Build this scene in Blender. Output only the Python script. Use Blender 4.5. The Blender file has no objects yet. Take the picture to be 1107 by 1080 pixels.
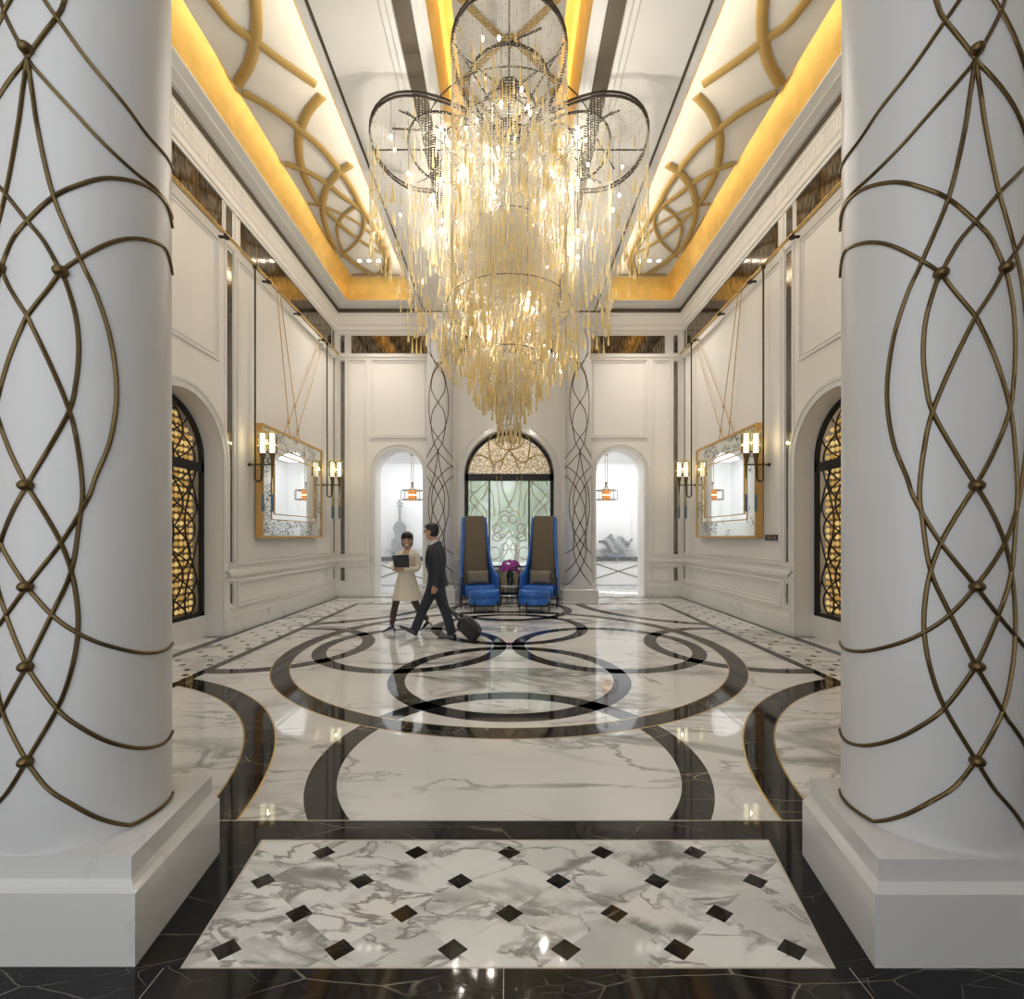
import bpy, bmesh, math, random
import numpy as np
from mathutils import Vector, Matrix
random.seed(7)
RS = np.random.RandomState(11)
PI = math.pi
sin, cos = math.sin, math.cos
F, H, CX, HY = 500.0, 1.6, 550.5, 580.0          # focal length in px, eye height, vanishing point
COL = bpy.context.scene.collection

# ------------------------------------------------------------------ helpers
def W(x, y, Y):
    return Vector(((x - CX) * Y / F, Y, H + (HY - y) * Y / F))
def flo(x, y):
    Y = F * H / (y - HY)
    return ((x - CX) * Y / F, Y)
def cei(x, y, z):
    Y = F * (z - H) / (HY - y)
    return ((x - CX) * Y / F, Y)

class MB:
    def __init__(s): s.v = []; s.f = []; s.m = []; s.mi = 0
    def add(s, vs, fs):
        o = len(s.v); s.v += [tuple(p) for p in vs]
        for q in fs: s.f.append([i + o for i in q]); s.m.append(s.mi)
    def box(s, x0, x1, y0, y1, z0, z1):
        x0, x1 = sorted((x0, x1)); y0, y1 = sorted((y0, y1)); z0, z1 = sorted((z0, z1))
        s.add([(x0,y0,z0),(x1,y0,z0),(x1,y1,z0),(x0,y1,z0),(x0,y0,z1),(x1,y0,z1),(x1,y1,z1),(x0,y1,z1)],
              [(0,3,2,1),(4,5,6,7),(0,1,5,4),(1,2,6,5),(2,3,7,6),(3,0,4,7)]); return s
    def frustum(s, b, t):          # two rings of 4 points
        s.add(list(b) + list(t), [(3,2,1,0),(4,5,6,7),(0,1,5,4),(1,2,6,5),(2,3,7,6),(3,0,4,7)]); return s
    def tube(s, pts, r, n=8, closed=False, flat=1.0, up=(0,0,1), caps=True):
        pts = [Vector(p) for p in pts]; N = len(pts)
        if N < 2: return s
        rs = r if isinstance(r, (list, tuple)) else [r] * N
        vs = []; prev = None
        for i, p in enumerate(pts):
            if closed: t = pts[(i+1) % N] - pts[i-1]
            else: t = pts[min(i+1, N-1)] - pts[max(i-1, 0)]
            if t.length < 1e-9: t = Vector((0,0,1))
            t.normalize()
            if prev is None:
                u = Vector(up)
                if abs(u.dot(t)) > .95: u = Vector((1,0,0)) if abs(t.x) < .9 else Vector((0,1,0))
                a = (u - t * u.dot(t)).normalized()
            else:
                a = prev - t * prev.dot(t)
                a = a.normalized() if a.length > 1e-6 else t.orthogonal().normalized()
            prev = a; b = t.cross(a)
            for k in range(n):
                q = 2 * PI * (k + .5) / n
                vs.append(p + a * (cos(q) * rs[i] * flat) + b * (sin(q) * rs[i]))
        fs = []
        for i in range(N if closed else N - 1):
            j = (i + 1) % N
            for k in range(n):
                l = (k + 1) % n
                fs.append((i*n+k, i*n+l, j*n+l, j*n+k))
        if not closed and caps:
            fs.append(tuple(range(n))[::-1]); fs.append(tuple((N-1)*n + k for k in range(n)))
        s.add(vs, fs); return s
    def loft(s, rings, cap=True):  # rings of equal count
        n = len(rings[0]); vs = [p for r in rings for p in r]; fs = []
        for i in range(len(rings) - 1):
            for k in range(n):
                l = (k + 1) % n
                fs.append((i*n+k, i*n+l, (i+1)*n+l, (i+1)*n+k))
        if cap: fs.append(tuple(range(n))[::-1]); fs.append(tuple((len(rings)-1)*n + k for k in range(n)))
        s.add(vs, fs); return s
    def lathe(s, prof, c=(0,0,0), n=24, sx=1.0, sy=1.0, cap=True):
        return s.loft([[(c[0] + r*sx*cos(2*PI*k/n), c[1] + r*sy*sin(2*PI*k/n), c[2] + z) for k in range(n)] for r, z in prof], cap)
    def ball(s, c, rx, ry=None, rz=None, n=14, m=8):
        ry = ry or rx; rz = rz or rx
        return s.lathe([(max(1e-4, sin(PI*i/m)), -cos(PI*i/m)*rz) for i in range(m+1)], c, n, rx, ry)
    def prism(s, poly, axis, d0, d1):   # 2-D outline extruded along an axis; (a,b) are the two other axes in order
        def P(a, b, d): return {'x': (d,a,b), 'y': (a,d,b), 'z': (a,b,d)}[axis]
        n = len(poly)
        s.add([P(a,b,d0) for a,b in poly] + [P(a,b,d1) for a,b in poly],
              [tuple(range(n))[::-1], tuple(range(n, 2*n))] + [(k, (k+1)%n, n+(k+1)%n, n+k) for k in range(n)]); return s
    def build(s, name, mat, parent=None, smooth=False, loc=None, label=None, kind=None, fix=True, merge=False):
        me = bpy.data.meshes.new(name); me.from_pydata(s.v, [], s.f)
        mats = mat if isinstance(mat, (list, tuple)) else [mat]
        for m in mats: me.materials.append(m)
        if len(mats) > 1: me.polygons.foreach_set('material_index', s.m)
        if merge:
            b = bmesh.new(); b.from_mesh(me); bmesh.ops.remove_doubles(b, verts=b.verts, dist=1e-4); b.to_mesh(me); b.free()
        if fix:
            b = bmesh.new(); b.from_mesh(me); bmesh.ops.recalc_face_normals(b, faces=b.faces); b.to_mesh(me); b.free()
        if smooth:
            me.polygons.foreach_set('use_smooth', [True] * len(me.polygons))
            try: me.set_sharp_from_angle(angle=math.radians(40 if smooth is True else smooth))
            except Exception: pass
        me.update()
        o = bpy.data.objects.new(name, me); COL.objects.link(o)
        if parent is not None: o.parent = parent
        if loc is not None: o.location = loc
        if label: o['label'] = label
        if kind: o['kind'] = kind
        return o

def thing(name, label, cat, loc=(0,0,0), group=None, rz=0):
    o = bpy.data.objects.new(name, None); COL.objects.link(o); o.location = loc; o.rotation_euler = (0,0,rz)
    o.empty_display_size = .1
    o['label'] = label; o['category'] = cat; o['kind'] = 'thing'
    if group: o['group'] = group
    return o
def tag(o, label, cat, group=None):
    o['label'] = label; o['category'] = cat; o['kind'] = 'thing'
    if group: o['group'] = group
    return o
def struct(o, label=None):
    o['kind'] = 'structure'
    if label: o['label'] = label
    return o
def spline(pts, n=8):
    P = [np.array(p, float) for p in pts]; out = []
    for i in range(len(P) - 1):
        p0 = P[max(i-1,0)]; p1 = P[i]; p2 = P[i+1]; p3 = P[min(i+2, len(P)-1)]
        for k in range(n):
            t = k / n
            out.append(tuple(.5 * ((2*p1) + (-p0+p2)*t + (2*p0-5*p1+4*p2-p3)*t*t + (-p0+3*p1-3*p2+p3)*t**3)))
    out.append(tuple(P[-1])); return out
def interp(x, xs, ys): return float(np.interp(x, xs, ys))
def clip_poly(poly, region):       # convex CCW region
    out = list(poly)
    n = len(region)
    for i in range(n):
        ax, ay = region[i]; bx, by = region[(i+1) % n]
        ins = lambda p: (bx-ax)*(p[1]-ay) - (by-ay)*(p[0]-ax) >= -1e-9
        new = []
        for k in range(len(out)):
            p, q = out[k-1], out[k]
            ip, iq = ins(p), ins(q)
            if ip != iq:
                d1 = (bx-ax)*(p[1]-ay) - (by-ay)*(p[0]-ax); d2 = (bx-ax)*(q[1]-ay) - (by-ay)*(q[0]-ax)
                t = d1 / (d1 - d2); new.append((p[0]+(q[0]-p[0])*t, p[1]+(q[1]-p[1])*t))
            if iq: new.append(q)
        out = new
        if len(out) < 3: return []
    return out

# ------------------------------------------------------------------ materials
def newmat(name):
    m = bpy.data.materials.new(name); m.use_nodes = True
    nt = m.node_tree; b = nt.nodes['Principled BSDF']; return m, nt, b
def setp(b, **k):
    for a, v in k.items():
        key = {'col':'Base Color','rough':'Roughness','metal':'Metallic','spec':'Specular IOR Level','trans':'Transmission Weight',
               'coat':'Coat Weight','ec':'Emission Color','es':'Emission Strength','ior':'IOR','sheen':'Sheen Weight','alpha':'Alpha'}[a]
        b.inputs[key].default_value = (*v, 1) if key in ('Base Color','Emission Color') else v
def mat(name, col, rough=.5, metal=0., noise=0., nscale=8., **k):
    m, nt, b = newmat(name); setp(b, col=col, rough=rough, metal=metal, **k)
    if noise:
        tc = nt.nodes.new('ShaderNodeTexCoord'); n = nt.nodes.new('ShaderNodeTexNoise'); n.inputs['Scale'].default_value = nscale
        n.inputs['Detail'].default_value = 4
        r = nt.nodes.new('ShaderNodeMapRange'); r.inputs['To Min'].default_value = 1 - noise; r.inputs['To Max'].default_value = 1 + noise
        x = nt.nodes.new('ShaderNodeVectorMath'); x.operation = 'SCALE'; x.inputs[0].default_value = col
        nt.links.new(tc.outputs['Object'], n.inputs['Vector']); nt.links.new(n.outputs['Fac'], r.inputs['Value'])
        nt.links.new(r.outputs['Result'], x.inputs['Scale']); nt.links.new(x.outputs['Vector'], b.inputs['Base Color'])
    return m
def marble(name, base, vein, vein2, scale, thick, rough, island=True, seed=0., amount=1.0, cloud=None, stretch=(1,1,1), crack=False, lo=.45, hi=.65):
    m, nt, b = newmat(name); N = nt.nodes.new; L = nt.links.new
    setp(b, rough=rough)
    tc = N('ShaderNodeTexCoord'); geo = N('ShaderNodeNewGeometry')
    mp = N('ShaderNodeMapping'); mp.inputs['Location'].default_value = (seed, seed*1.7, seed*.3)
    mp.inputs['Rotation'].default_value = (0, 0, .5); mp.inputs['Scale'].default_value = stretch
    if island:
        sc = N('ShaderNodeVectorMath'); sc.operation = 'SCALE'; sc.inputs[0].default_value = (37, 61, 13)
        L(geo.outputs['Random Per Island'], sc.inputs['Scale'])
        ad = N('ShaderNodeVectorMath'); ad.operation = 'ADD'; L(tc.outputs['Object'], ad.inputs[0]); L(sc.outputs['Vector'], ad.inputs[1])
        L(ad.outputs['Vector'], mp.inputs['Vector'])
    else: L(tc.outputs['Object'], mp.inputs['Vector'])
    wn = N('ShaderNodeTexNoise'); wn.inputs['Scale'].default_value = scale * .7; wn.inputs['Detail'].default_value = 5
    L(mp.outputs['Vector'], wn.inputs['Vector'])
    ws = N('ShaderNodeVectorMath'); ws.operation = 'MULTIPLY_ADD'; ws.inputs[1].default_value = (.35/scale,)*3
    L(wn.outputs['Color'], ws.inputs[0]); L(mp.outputs['Vector'], ws.inputs[2])
    def veins(sc_, th):
        if crack:
            v = N('ShaderNodeTexVoronoi'); v.feature = 'DISTANCE_TO_EDGE'; v.inputs['Scale'].default_value = sc_
            L(ws.outputs['Vector'], v.inputs['Vector']); src = v.outputs['Distance']
        v = N('ShaderNodeTexNoise'); v.inputs['Scale'].default_value = sc_; v.inputs['Detail'].default_value = 7; v.inputs['Roughness'].default_value = .55
        v.inputs['Distortion'].default_value = .6
        L(ws.outputs['Vector'], v.inputs['Vector'])
        sb = N('ShaderNodeMath'); sb.operation = 'SUBTRACT'; sb.inputs[1].default_value = .5; L(v.outputs['Fac'], sb.inputs[0])
        ab = N('ShaderNodeMath'); ab.operation = 'ABSOLUTE'; L(sb.outputs[0], ab.inputs[0])
        r = N('ShaderNodeMapRange'); r.interpolation_type = 'SMOOTHSTEP'
        r.inputs['From Min'].default_value = 0; r.inputs['From Max'].default_value = th
        r.inputs['To Min'].default_value = 1; r.inputs['To Max'].default_value = 0
        L(src if crack else ab.outputs[0], r.inputs['Value'])
        k = N('ShaderNodeTexNoise'); k.inputs['Scale'].default_value = sc_ * .8; k.inputs['Detail'].default_value = 3
        L(mp.outputs['Vector'], k.inputs['Vector'])
        kr = N('ShaderNodeMapRange'); kr.inputs['From Min'].default_value = lo; kr.inputs['From Max'].default_value = hi
        L(k.outputs['Fac'], kr.inputs['Value'])
        mu = N('ShaderNodeMath'); mu.operation = 'MULTIPLY'; L(r.outputs['Result'], mu.inputs[0]); L(kr.outputs['Result'], mu.inputs[1])
        m2 = N('ShaderNodeMath'); m2.operation = 'MULTIPLY'; m2.inputs[1].default_value = amount; L(mu.outputs[0], m2.inputs[0])
        return m2.outputs[0]
    def mix(a, c, fac):
        x = N('ShaderNodeMix'); x.data_type = 'RGBA'
        if isinstance(a, tuple): x.inputs['A'].default_value = (*a, 1)
        else: L(a, x.inputs['A'])
        x.inputs['B'].default_value = (*c, 1); L(fac, x.inputs['Factor']); return x.outputs['Result']
    c0 = base
    if cloud:
        cn = N('ShaderNodeTexNoise'); cn.inputs['Scale'].default_value = scale * .55; cn.inputs['Detail'].default_value = 6
        L(ws.outputs['Vector'], cn.inputs['Vector'])
        cr = N('ShaderNodeMapRange'); cr.inputs['From Min'].default_value = .5; cr.inputs['From Max'].default_value = .72
        cr.inputs['To Max'].default_value = .75
        L(cn.outputs['Fac'], cr.inputs['Value']); c0 = mix(base, cloud, cr.outputs['Result'])
    c1 = mix(c0, vein, veins(scale, thick)); c2 = mix(c1, vein2, veins(scale * 2.3, thick * .55))
    L(c2, b.inputs['Base Color']); return m

M = {}
M['floor_white'] = marble('calacatta_marble', (.76,.755,.74), (.27,.268,.262), (.38,.375,.36), .62, .042, .035, amount=1.0, cloud=(.52,.52,.51), stretch=(.5,1.5,1), lo=.40, hi=.60)
M['floor_tile'] = marble('calacatta_tile_marble', (.80,.795,.78), (.27,.27,.26), (.28,.27,.26), 1.5, .060, .06, amount=1.0, cloud=(.44,.44,.43), stretch=(.6,1.4,1), lo=.36, hi=.54)
M['floor_black'] = marble('portoro_marble', (.010,.010,.012), (.50,.45,.36), (.34,.32,.28), 3.2, .012, .05, seed=3.1, amount=.5, stretch=(.5,1.5,1), crack=True, lo=.46, hi=.64)
M['wall_marble'] = marble('pale_wall_marble', (.74,.73,.70), (.50,.48,.45), (.58,.55,.51), .7, .016, .12, seed=5.7, amount=.7, island=False)
M['pedestal'] = marble('pedestal_marble', (.64,.635,.625), (.50,.49,.47), (.66,.64,.61), 1.0, .016, .10, seed=9.2, amount=.5, island=False)
M['joint'] = mat('stone_joint', (.50,.46,.38), .3)
M['brass'] = mat('polished_brass', (.72,.52,.22), .25, 1.)
M['wall'] = mat('white_lacquered_panelling', (.80,.775,.745), .45)
M['ceil'] = mat('cream_plaster', (.80,.785,.75), .6)
M['white'] = mat('white_paint', (.86,.86,.855), .5)
M['bronze'] = mat('antique_bronze', (.135,.092,.038), .36, .85, .15, 40)
M['dark'] = mat('dark_bronze', (.055,.047,.036), .35, .6)
M['slot'] = mat('bronze_air_slot', (.10,.08,.055), .5, .4)
M['black'] = mat('black_iron', (.012,.012,.014), .4, .3)
M['column'] = mat('white_column_lacquer', (.62,.615,.615), .35, 0, .015, 3)
M['gold_rib'] = mat('gold_ceiling_rib', (.46,.32,.115), .45, .35, .1, 6)
M['gold'] = mat('gold_leaf', (.86,.58,.18), .45, .6, .22, 5)
M['goldwire'] = mat('gold_wire', (.85,.58,.16), .3, .85)
M['cord'] = mat('ochre_rope', (.52,.34,.14), .8)
M['mirror'] = mat('silver_mirror', (.92,.93,.92), .02, 1.)
M['gold_frame'] = mat('gold_leaf_wood_frame', (.62,.38,.13), .4, .5, .2, 12)
M['leather'] = mat('blue_leather', (.028,.135,.50), .28, 0, .12, 5)
M['brown'] = mat('brown_velvet', (.135,.105,.065), .75, 0, .12, 20, sheen=.3)
M['suit'] = mat('charcoal_suit_wool', (.028,.033,.045), .8, 0, .2, 30)
M['shirt'] = mat('white_shirt', (.80,.80,.82), .7)
M['cream'] = mat('cream_bouclé'.replace('é','e'), (.78,.71,.57), .8, 0, .05, 60)
M['skin'] = mat('skin', (.56,.33,.22), .5)
M['stocking'] = mat('dark_stocking', (.075,.048,.036), .5)
M['hair'] = mat('black_hair', (.010,.008,.007), .4)
M['shoe'] = mat('black_shoe_leather', (.012,.012,.013), .25)
M['lip'] = mat('lip', (.42,.12,.10), .4)
M['paper'] = mat('black_folder_card', (.008,.008,.009), .5)
M['case'] = mat('black_suitcase_nylon', (.016,.016,.018), .55)
M['purple'] = mat('magenta_orchid_petal', (.36,.035,.33), .55, 0, .3, 30)
M['green'] = mat('dark_green_leaf', (.025,.085,.02), .35, 0, .3, 20)
M['leafpale'] = mat('tree_leaf', (.30,.40,.20), .6, 0, .3, 3)
M['bark'] = mat('tree_bark', (.18,.15,.12), .9)
M['silver'] = mat('silver_leaf_sculpture', (.36,.37,.38), .4, .15, .45, 9)
M['greyblock'] = mat('slate_blue_plinth', (.30,.36,.42), .5)
M['console_top'] = marble('dark_console_marble', (.10,.10,.10), (.45,.43,.40), (.35,.33,.30), 5, .03, .2, seed=1.2)
M['acrylic'] = mat('blue_grey_acrylic_tip', (.12,.20,.28), .2)
M['silk'] = mat('pale_table_top', (.62,.60,.57), .15)
M['plaque'] = mat('navy_plaque', (.015,.02,.04), .3)
M['ground'] = mat('garden_paving', (.55,.56,.53), .8)
M['stone'] = mat('pale_stone_facade', (.72,.72,.70), .7)
M['glassclear'] = None
def emit(name, col, s):
    m, nt, b = newmat(name); setp(b, col=(0,0,0), ec=col, es=s, rough=.5); return m
M['bulb'] = emit('lit_bulb', (1,.90,.72), 12)
M['lamp'] = emit('lit_lamp_tube', (1,.95,.78), 3.2)
M['down'] = emit('lit_downlight', (1,.94,.82), 30)
M['amberlamp'] = emit('lit_amber_shade', (.75,.28,.06), .9)
M['hotlamp'] = emit('lit_amber_band', (1,.78,.35), 3.5)
# thin window glass: clear pane with a pale frosted veil
def thin_glass(name, tint, veil, veilcol, rough=.02):
    m = bpy.data.materials.new(name); m.use_nodes = True; nt = m.node_tree; nt.nodes.clear(); N = nt.nodes.new; L = nt.links.new
    o = N('ShaderNodeOutputMaterial'); t = N('ShaderNodeBsdfTransparent'); t.inputs['Color'].default_value = (*tint, 1)
    tr = N('ShaderNodeBsdfTranslucent'); tr.inputs['Color'].default_value = (*veilcol, 1)
    df = N('ShaderNodeBsdfDiffuse'); df.inputs['Color'].default_value = (*veilcol, 1)
    md = N('ShaderNodeMixShader'); md.inputs[0].default_value = .3; L(tr.outputs[0], md.inputs[1]); L(df.outputs[0], md.inputs[2])
    g = N('ShaderNodeBsdfGlossy'); g.inputs['Roughness'].default_value = rough
    fr = N('ShaderNodeFresnel'); fr.inputs['IOR'].default_value = 1.45
    m1 = N('ShaderNodeMixShader'); m1.inputs[0].default_value = veil; L(t.outputs[0], m1.inputs[1]); L(md.outputs[0], m1.inputs[2])
    m2 = N('ShaderNodeMixShader'); L(fr.outputs[0], m2.inputs[0]); L(m1.outputs[0], m2.inputs[1]); L(g.outputs[0], m2.inputs[2])
    L(m2.outputs[0], o.inputs['Surface']); return m
M['pane'] = thin_glass('garden_window_glass', (.92,.96,.95), .38, (.86,.90,.90))
M['shade_glass'] = thin_glass('gold_mesh_lamp_glass', (.93,.86,.62), .12, (.80,.66,.30))
M['crystal'] = thin_glass('clear_vase_glass', (.85,.9,.85), .05, (.7,.8,.7))
def antique(name, a, b_, scale, rough, metal):
    m, nt, b = newmat(name); setp(b, rough=rough, metal=metal); N = nt.nodes.new; L = nt.links.new
    tc = N('ShaderNodeTexCoord'); mp = N('ShaderNodeMapping'); mp.inputs['Scale'].default_value = (3, 3, .5); L(tc.outputs['Object'], mp.inputs['Vector'])
    n = N('ShaderNodeTexNoise'); n.inputs['Scale'].default_value = scale; n.inputs['Detail'].default_value = 6; L(mp.outputs['Vector'], n.inputs['Vector'])
    cr = N('ShaderNodeValToRGB'); cr.color_ramp.elements[0].position = .38; cr.color_ramp.elements[0].color = (*a, 1)
    cr.color_ramp.elements[1].position = .6; cr.color_ramp.elements[1].color = (*b_, 1)
    L(n.outputs['Fac'], cr.inputs['Fac']); L(cr.outputs['Color'], b.inputs['Base Color']); return m
M['antique'] = antique('smoked_antique_mirror', (.06,.05,.04), (.30,.24,.17), 9, .10, .95)
M['strip'] = antique('smoked_mirror_strip', (.16,.15,.13), (.24,.22,.19), 6, .12, .8)
def ornate(name):
    m, nt, b = newmat(name); N = nt.nodes.new; L = nt.links.new
    tc = N('ShaderNodeTexCoord'); v = N('ShaderNodeTexVoronoi'); v.inputs['Scale'].default_value = 14; v.feature = 'DISTANCE_TO_EDGE'
    nz = N('ShaderNodeTexNoise'); nz.inputs['Scale'].default_value = 2.2; L(tc.outputs['Object'], nz.inputs['Vector']); L(tc.outputs['Object'], v.inputs['Vector'])
    gt = N('ShaderNodeMath'); gt.operation = 'LESS_THAN'; gt.inputs[1].default_value = .07; L(v.outputs['Distance'], gt.inputs[0])
    g2 = N('ShaderNodeMath'); g2.operation = 'GREATER_THAN'; g2.inputs[1].default_value = .50; L(nz.outputs['Fac'], g2.inputs[0])
    mu = N('ShaderNodeMath'); mu.operation = 'MULTIPLY'; L(gt.outputs[0], mu.inputs[0]); L(g2.outputs[0], mu.inputs[1])
    x = N('ShaderNodeMix'); x.data_type = 'RGBA'; x.inputs['A'].default_value = (.80,.83,.80,1); x.inputs['B'].default_value = (.08,.09,.08,1)
    L(mu.outputs[0], x.inputs['Factor']); L(x.outputs['Result'], b.inputs['Base Color']); setp(b, rough=.10, metal=.9); return m
M['ornate'] = ornate('etched_silver_mirror_border')
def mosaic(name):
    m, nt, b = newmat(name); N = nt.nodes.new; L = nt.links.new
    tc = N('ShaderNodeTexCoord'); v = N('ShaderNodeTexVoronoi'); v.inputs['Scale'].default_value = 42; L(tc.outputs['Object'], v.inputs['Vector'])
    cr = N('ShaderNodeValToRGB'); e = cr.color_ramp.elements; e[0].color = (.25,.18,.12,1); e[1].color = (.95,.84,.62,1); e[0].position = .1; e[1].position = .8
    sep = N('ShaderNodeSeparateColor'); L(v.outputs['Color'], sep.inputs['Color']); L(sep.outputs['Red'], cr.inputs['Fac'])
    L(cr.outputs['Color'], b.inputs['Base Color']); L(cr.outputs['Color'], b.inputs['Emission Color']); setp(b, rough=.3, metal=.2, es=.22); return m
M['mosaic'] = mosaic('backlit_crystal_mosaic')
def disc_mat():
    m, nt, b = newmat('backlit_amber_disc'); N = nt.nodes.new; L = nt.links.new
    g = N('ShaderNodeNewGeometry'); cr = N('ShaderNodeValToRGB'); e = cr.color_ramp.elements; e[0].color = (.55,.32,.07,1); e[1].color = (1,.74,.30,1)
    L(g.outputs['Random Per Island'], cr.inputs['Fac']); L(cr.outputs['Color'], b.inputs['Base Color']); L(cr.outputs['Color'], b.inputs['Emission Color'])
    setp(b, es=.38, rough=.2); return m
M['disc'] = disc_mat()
M['discback'] = mat('amber_backing', (.22,.14,.05), .5)
M['bead'] = mat('crystal_bead', (.72,.68,.58), .06, .1, spec=1.0)
M['drop'] = mat('amber_glass_drop', (.87,.72,.38), .08, .1, spec=.9, coat=.5)
def glow_through(m, col, f):
    nt = m.node_tree; p = nt.nodes['Principled BSDF']; o = nt.nodes['Material Output']
    t = nt.nodes.new('ShaderNodeBsdfTranslucent'); t.inputs['Color'].default_value = (*col, 1); x = nt.nodes.new('ShaderNodeMixShader'); x.inputs[0].default_value = f
    nt.links.new(p.outputs[0], x.inputs[1]); nt.links.new(t.outputs[0], x.inputs[2]); nt.links.new(x.outputs[0], o.inputs['Surface'])
glow_through(M['drop'], (.95,.82,.45), .4); glow_through(M['bead'], (.86,.82,.72), .3)
def striped():
    m, nt, b = newmat('brown_ribbed_cushion'); N = nt.nodes.new; L = nt.links.new
    tc = N('ShaderNodeTexCoord'); w = N('ShaderNodeTexWave'); w.inputs['Scale'].default_value = 9; L(tc.outputs['Object'], w.inputs['Vector'])
    cr = N('ShaderNodeValToRGB'); cr.color_ramp.elements[0].color = (.09,.07,.05,1); cr.color_ramp.elements[1].color = (.27,.23,.17,1)
    L(w.outputs['Fac'], cr.inputs['Fac']); L(cr.outputs['Color'], b.inputs['Base Color']); setp(b, rough=.7); return m
M['striped'] = striped()

XW, YB = 4.57, 12.2        # side walls at x = +-XW, back wall at y = YB
Y0 = -2.6                  # hall continues behind the photographer to here

# ------------------------------------------------------------------ floor
def make_floor():
    b = MB()
    WHT, BLK, BRS, TIL, LIN = 0, 1, 2, 3, 5
    def poly(ps, z, mi):
        b.mi = mi; b.add([(x, y, z) for x, y in ps], [tuple(range(len(ps)))])
    fx, fy0, fy1 = 3.55, 2.60, 10.92
    b.mi = WHT
    b.box(-6, 6, Y0, 19, -.12, 0)
    field = [(-fx,fy0),(fx,fy0),(fx,fy1),(-fx,fy1)]
    big = (0, 6.76, 3.10, 2.906)
    rings = [(0,3.375,1.372,1.18),(0,5.354,1.368,1.18),(0,8.166,1.368,1.18),(0,10.145,1.372,1.18)]
    for s in (-1, 1): rings += [(s*1.406,6.76,1.368,1.18),(s*3.385,6.76,1.372,1.18)]
    corner = [(s*4.66, y, 3.14, 2.93) for s in (-1,1) for y in (2.25, 11.27)]
    def ring(c, ro, ri, z, mi, reg):
        n = 120
        for k in range(n):
            a0, a1 = 2*PI*k/n, 2*PI*(k+1)/n
            q = [(c[0]+ri*cos(a0), c[1]+ri*sin(a0)), (c[0]+ro*cos(a0), c[1]+ro*sin(a0)), (c[0]+ro*cos(a1), c[1]+ro*sin(a1)), (c[0]+ri*cos(a1), c[1]+ri*sin(a1))]
            q = clip_poly(q, reg)
            if q: poly(q, z, mi)
    def whole_ring(c, ro, ri, z, mi):     # unbroken so that the veins run through
        n = 140; b.mi = mi
        vs = []
        for k in range(n):
            a = 2*PI*k/n; vs += [(c[0]+ri*cos(a), c[1]+ri*sin(a), z), (c[0]+ro*cos(a), c[1]+ro*sin(a), z)]
        b.add(vs, [(2*k, 2*k+1, (2*k+3) % (2*n), (2*k+2) % (2*n)) for k in range(n)])
    BLK2 = 4
    for c in rings: ring(c, c[2], c[3], .0006, BLK2, field)
    for c in corner:
        ring(c, c[2]+.012, c[3]-.012, .0009, BRS, field); ring(c, c[2], c[3], .0012, BLK2, field)
    whole_ring(big, big[2]+.012, big[3]-.012, .0015, BRS); whole_ring(big, big[2], big[3], .0018, BLK2)
    # dark border of the inlaid field, front threshold band, wall bands
    def rect(x0, x1, y0, y1, z, mi): poly([(x0,y0),(x1,y0),(x1,y1),(x0,y1)], z, mi)
    z = .0022
    for s in (-1, 1):
        rect(min(s*fx, s*(fx+.12)), max(s*fx, s*(fx+.12)), fy0, fy1+.12, z, BLK2)
        rect(min(s*(XW-.14), s*XW), max(s*(XW-.14), s*XW), fy0, YB, z, BLK2)
        rect(min(s*(XW), s*(XW+.6)), max(s*(XW), s*(XW+.6)), 5.0, 7.6, z, WHT)
        rect(min(s*(XW), s*(XW+.6)), max(s*(XW), s*(XW+.6)), 7.30, 7.37, z+.0004, BLK2)
    rect(-fx, fx, fy1, fy1+.12, z, BLK2)
    rect(-XW, XW, YB-.14, YB+.10, z, BLK2)
    rect(-XW, XW, fy0-.002, fy0+.006, z+.0003, LIN)
    # little dark squares in the border walk
    def dot(x, y, r, zz): poly([(x-r,y),(x,y-r),(x+r,y),(x,y+r)], zz, BLK)
    for s in (-1, 1):
        k = 0; y = 2.75
        while y < 12.0:
            for x in ((3.86, 4.28) if k % 2 else (3.73, 4.07, 4.40))[:3]:
                if x < 4.39: dot(s*x, y, .046, z)
            y += .215; k += 1
    for k, y in enumerate((11.18, 11.40, 11.61, 11.83)):
        for i in range(-8, 9): dot(.42*i + (.21 if k % 2 else 0), y, .046, z)
    for s in (-1, 1):
        for k in range(11):
            for i in range(5): dot(s*(2.05+.42*i) + (.21 if k % 2 else 0), 12.95+.215*k, .046, z)
    # foreground: black surround and the marble panel between the plinths
    rect(-5.9, 5.9, Y0, 2.60, .0010, BLK)
    P = [flo(197,1046), flo(901,1046), flo(829,909.5), flo(284.5,909.5)]
    Q = [flo(194.5,1047.5), flo(903.5,1047.5), flo(831,908), flo(282.5,908)]
    poly(Q, .0014, LIN)
    rows = {-2:(870,90),-1:(895,95),0:(922,100.3),1:(953,106.4),2:(988,113.6),3:(1027,122.3),4:(1072,131.5),5:(1125,142)}
    def G(r, k):
        y, s_ = rows[r]; return ((k + (.5 if r % 2 else 0))*s_/(y-HY)*H, F*H/(y-HY))
    for r in range(-2, 4):
        for k in range(-5, 6):
            o = 1 if r % 2 else 0
            q = [G(r,k), G(r+1,k+o-1), G(r+2,k), G(r+1,k+o)]
            cx_ = sum(p[0] for p in q)/4; cy_ = sum(p[1] for p in q)/4
            q = [(cx_+(p[0]-cx_)*.995, cy_+(p[1]-cy_)*.995) for p in q]
            q = clip_poly(q, P)
            if q: poly(q, .0020, TIL)
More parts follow.
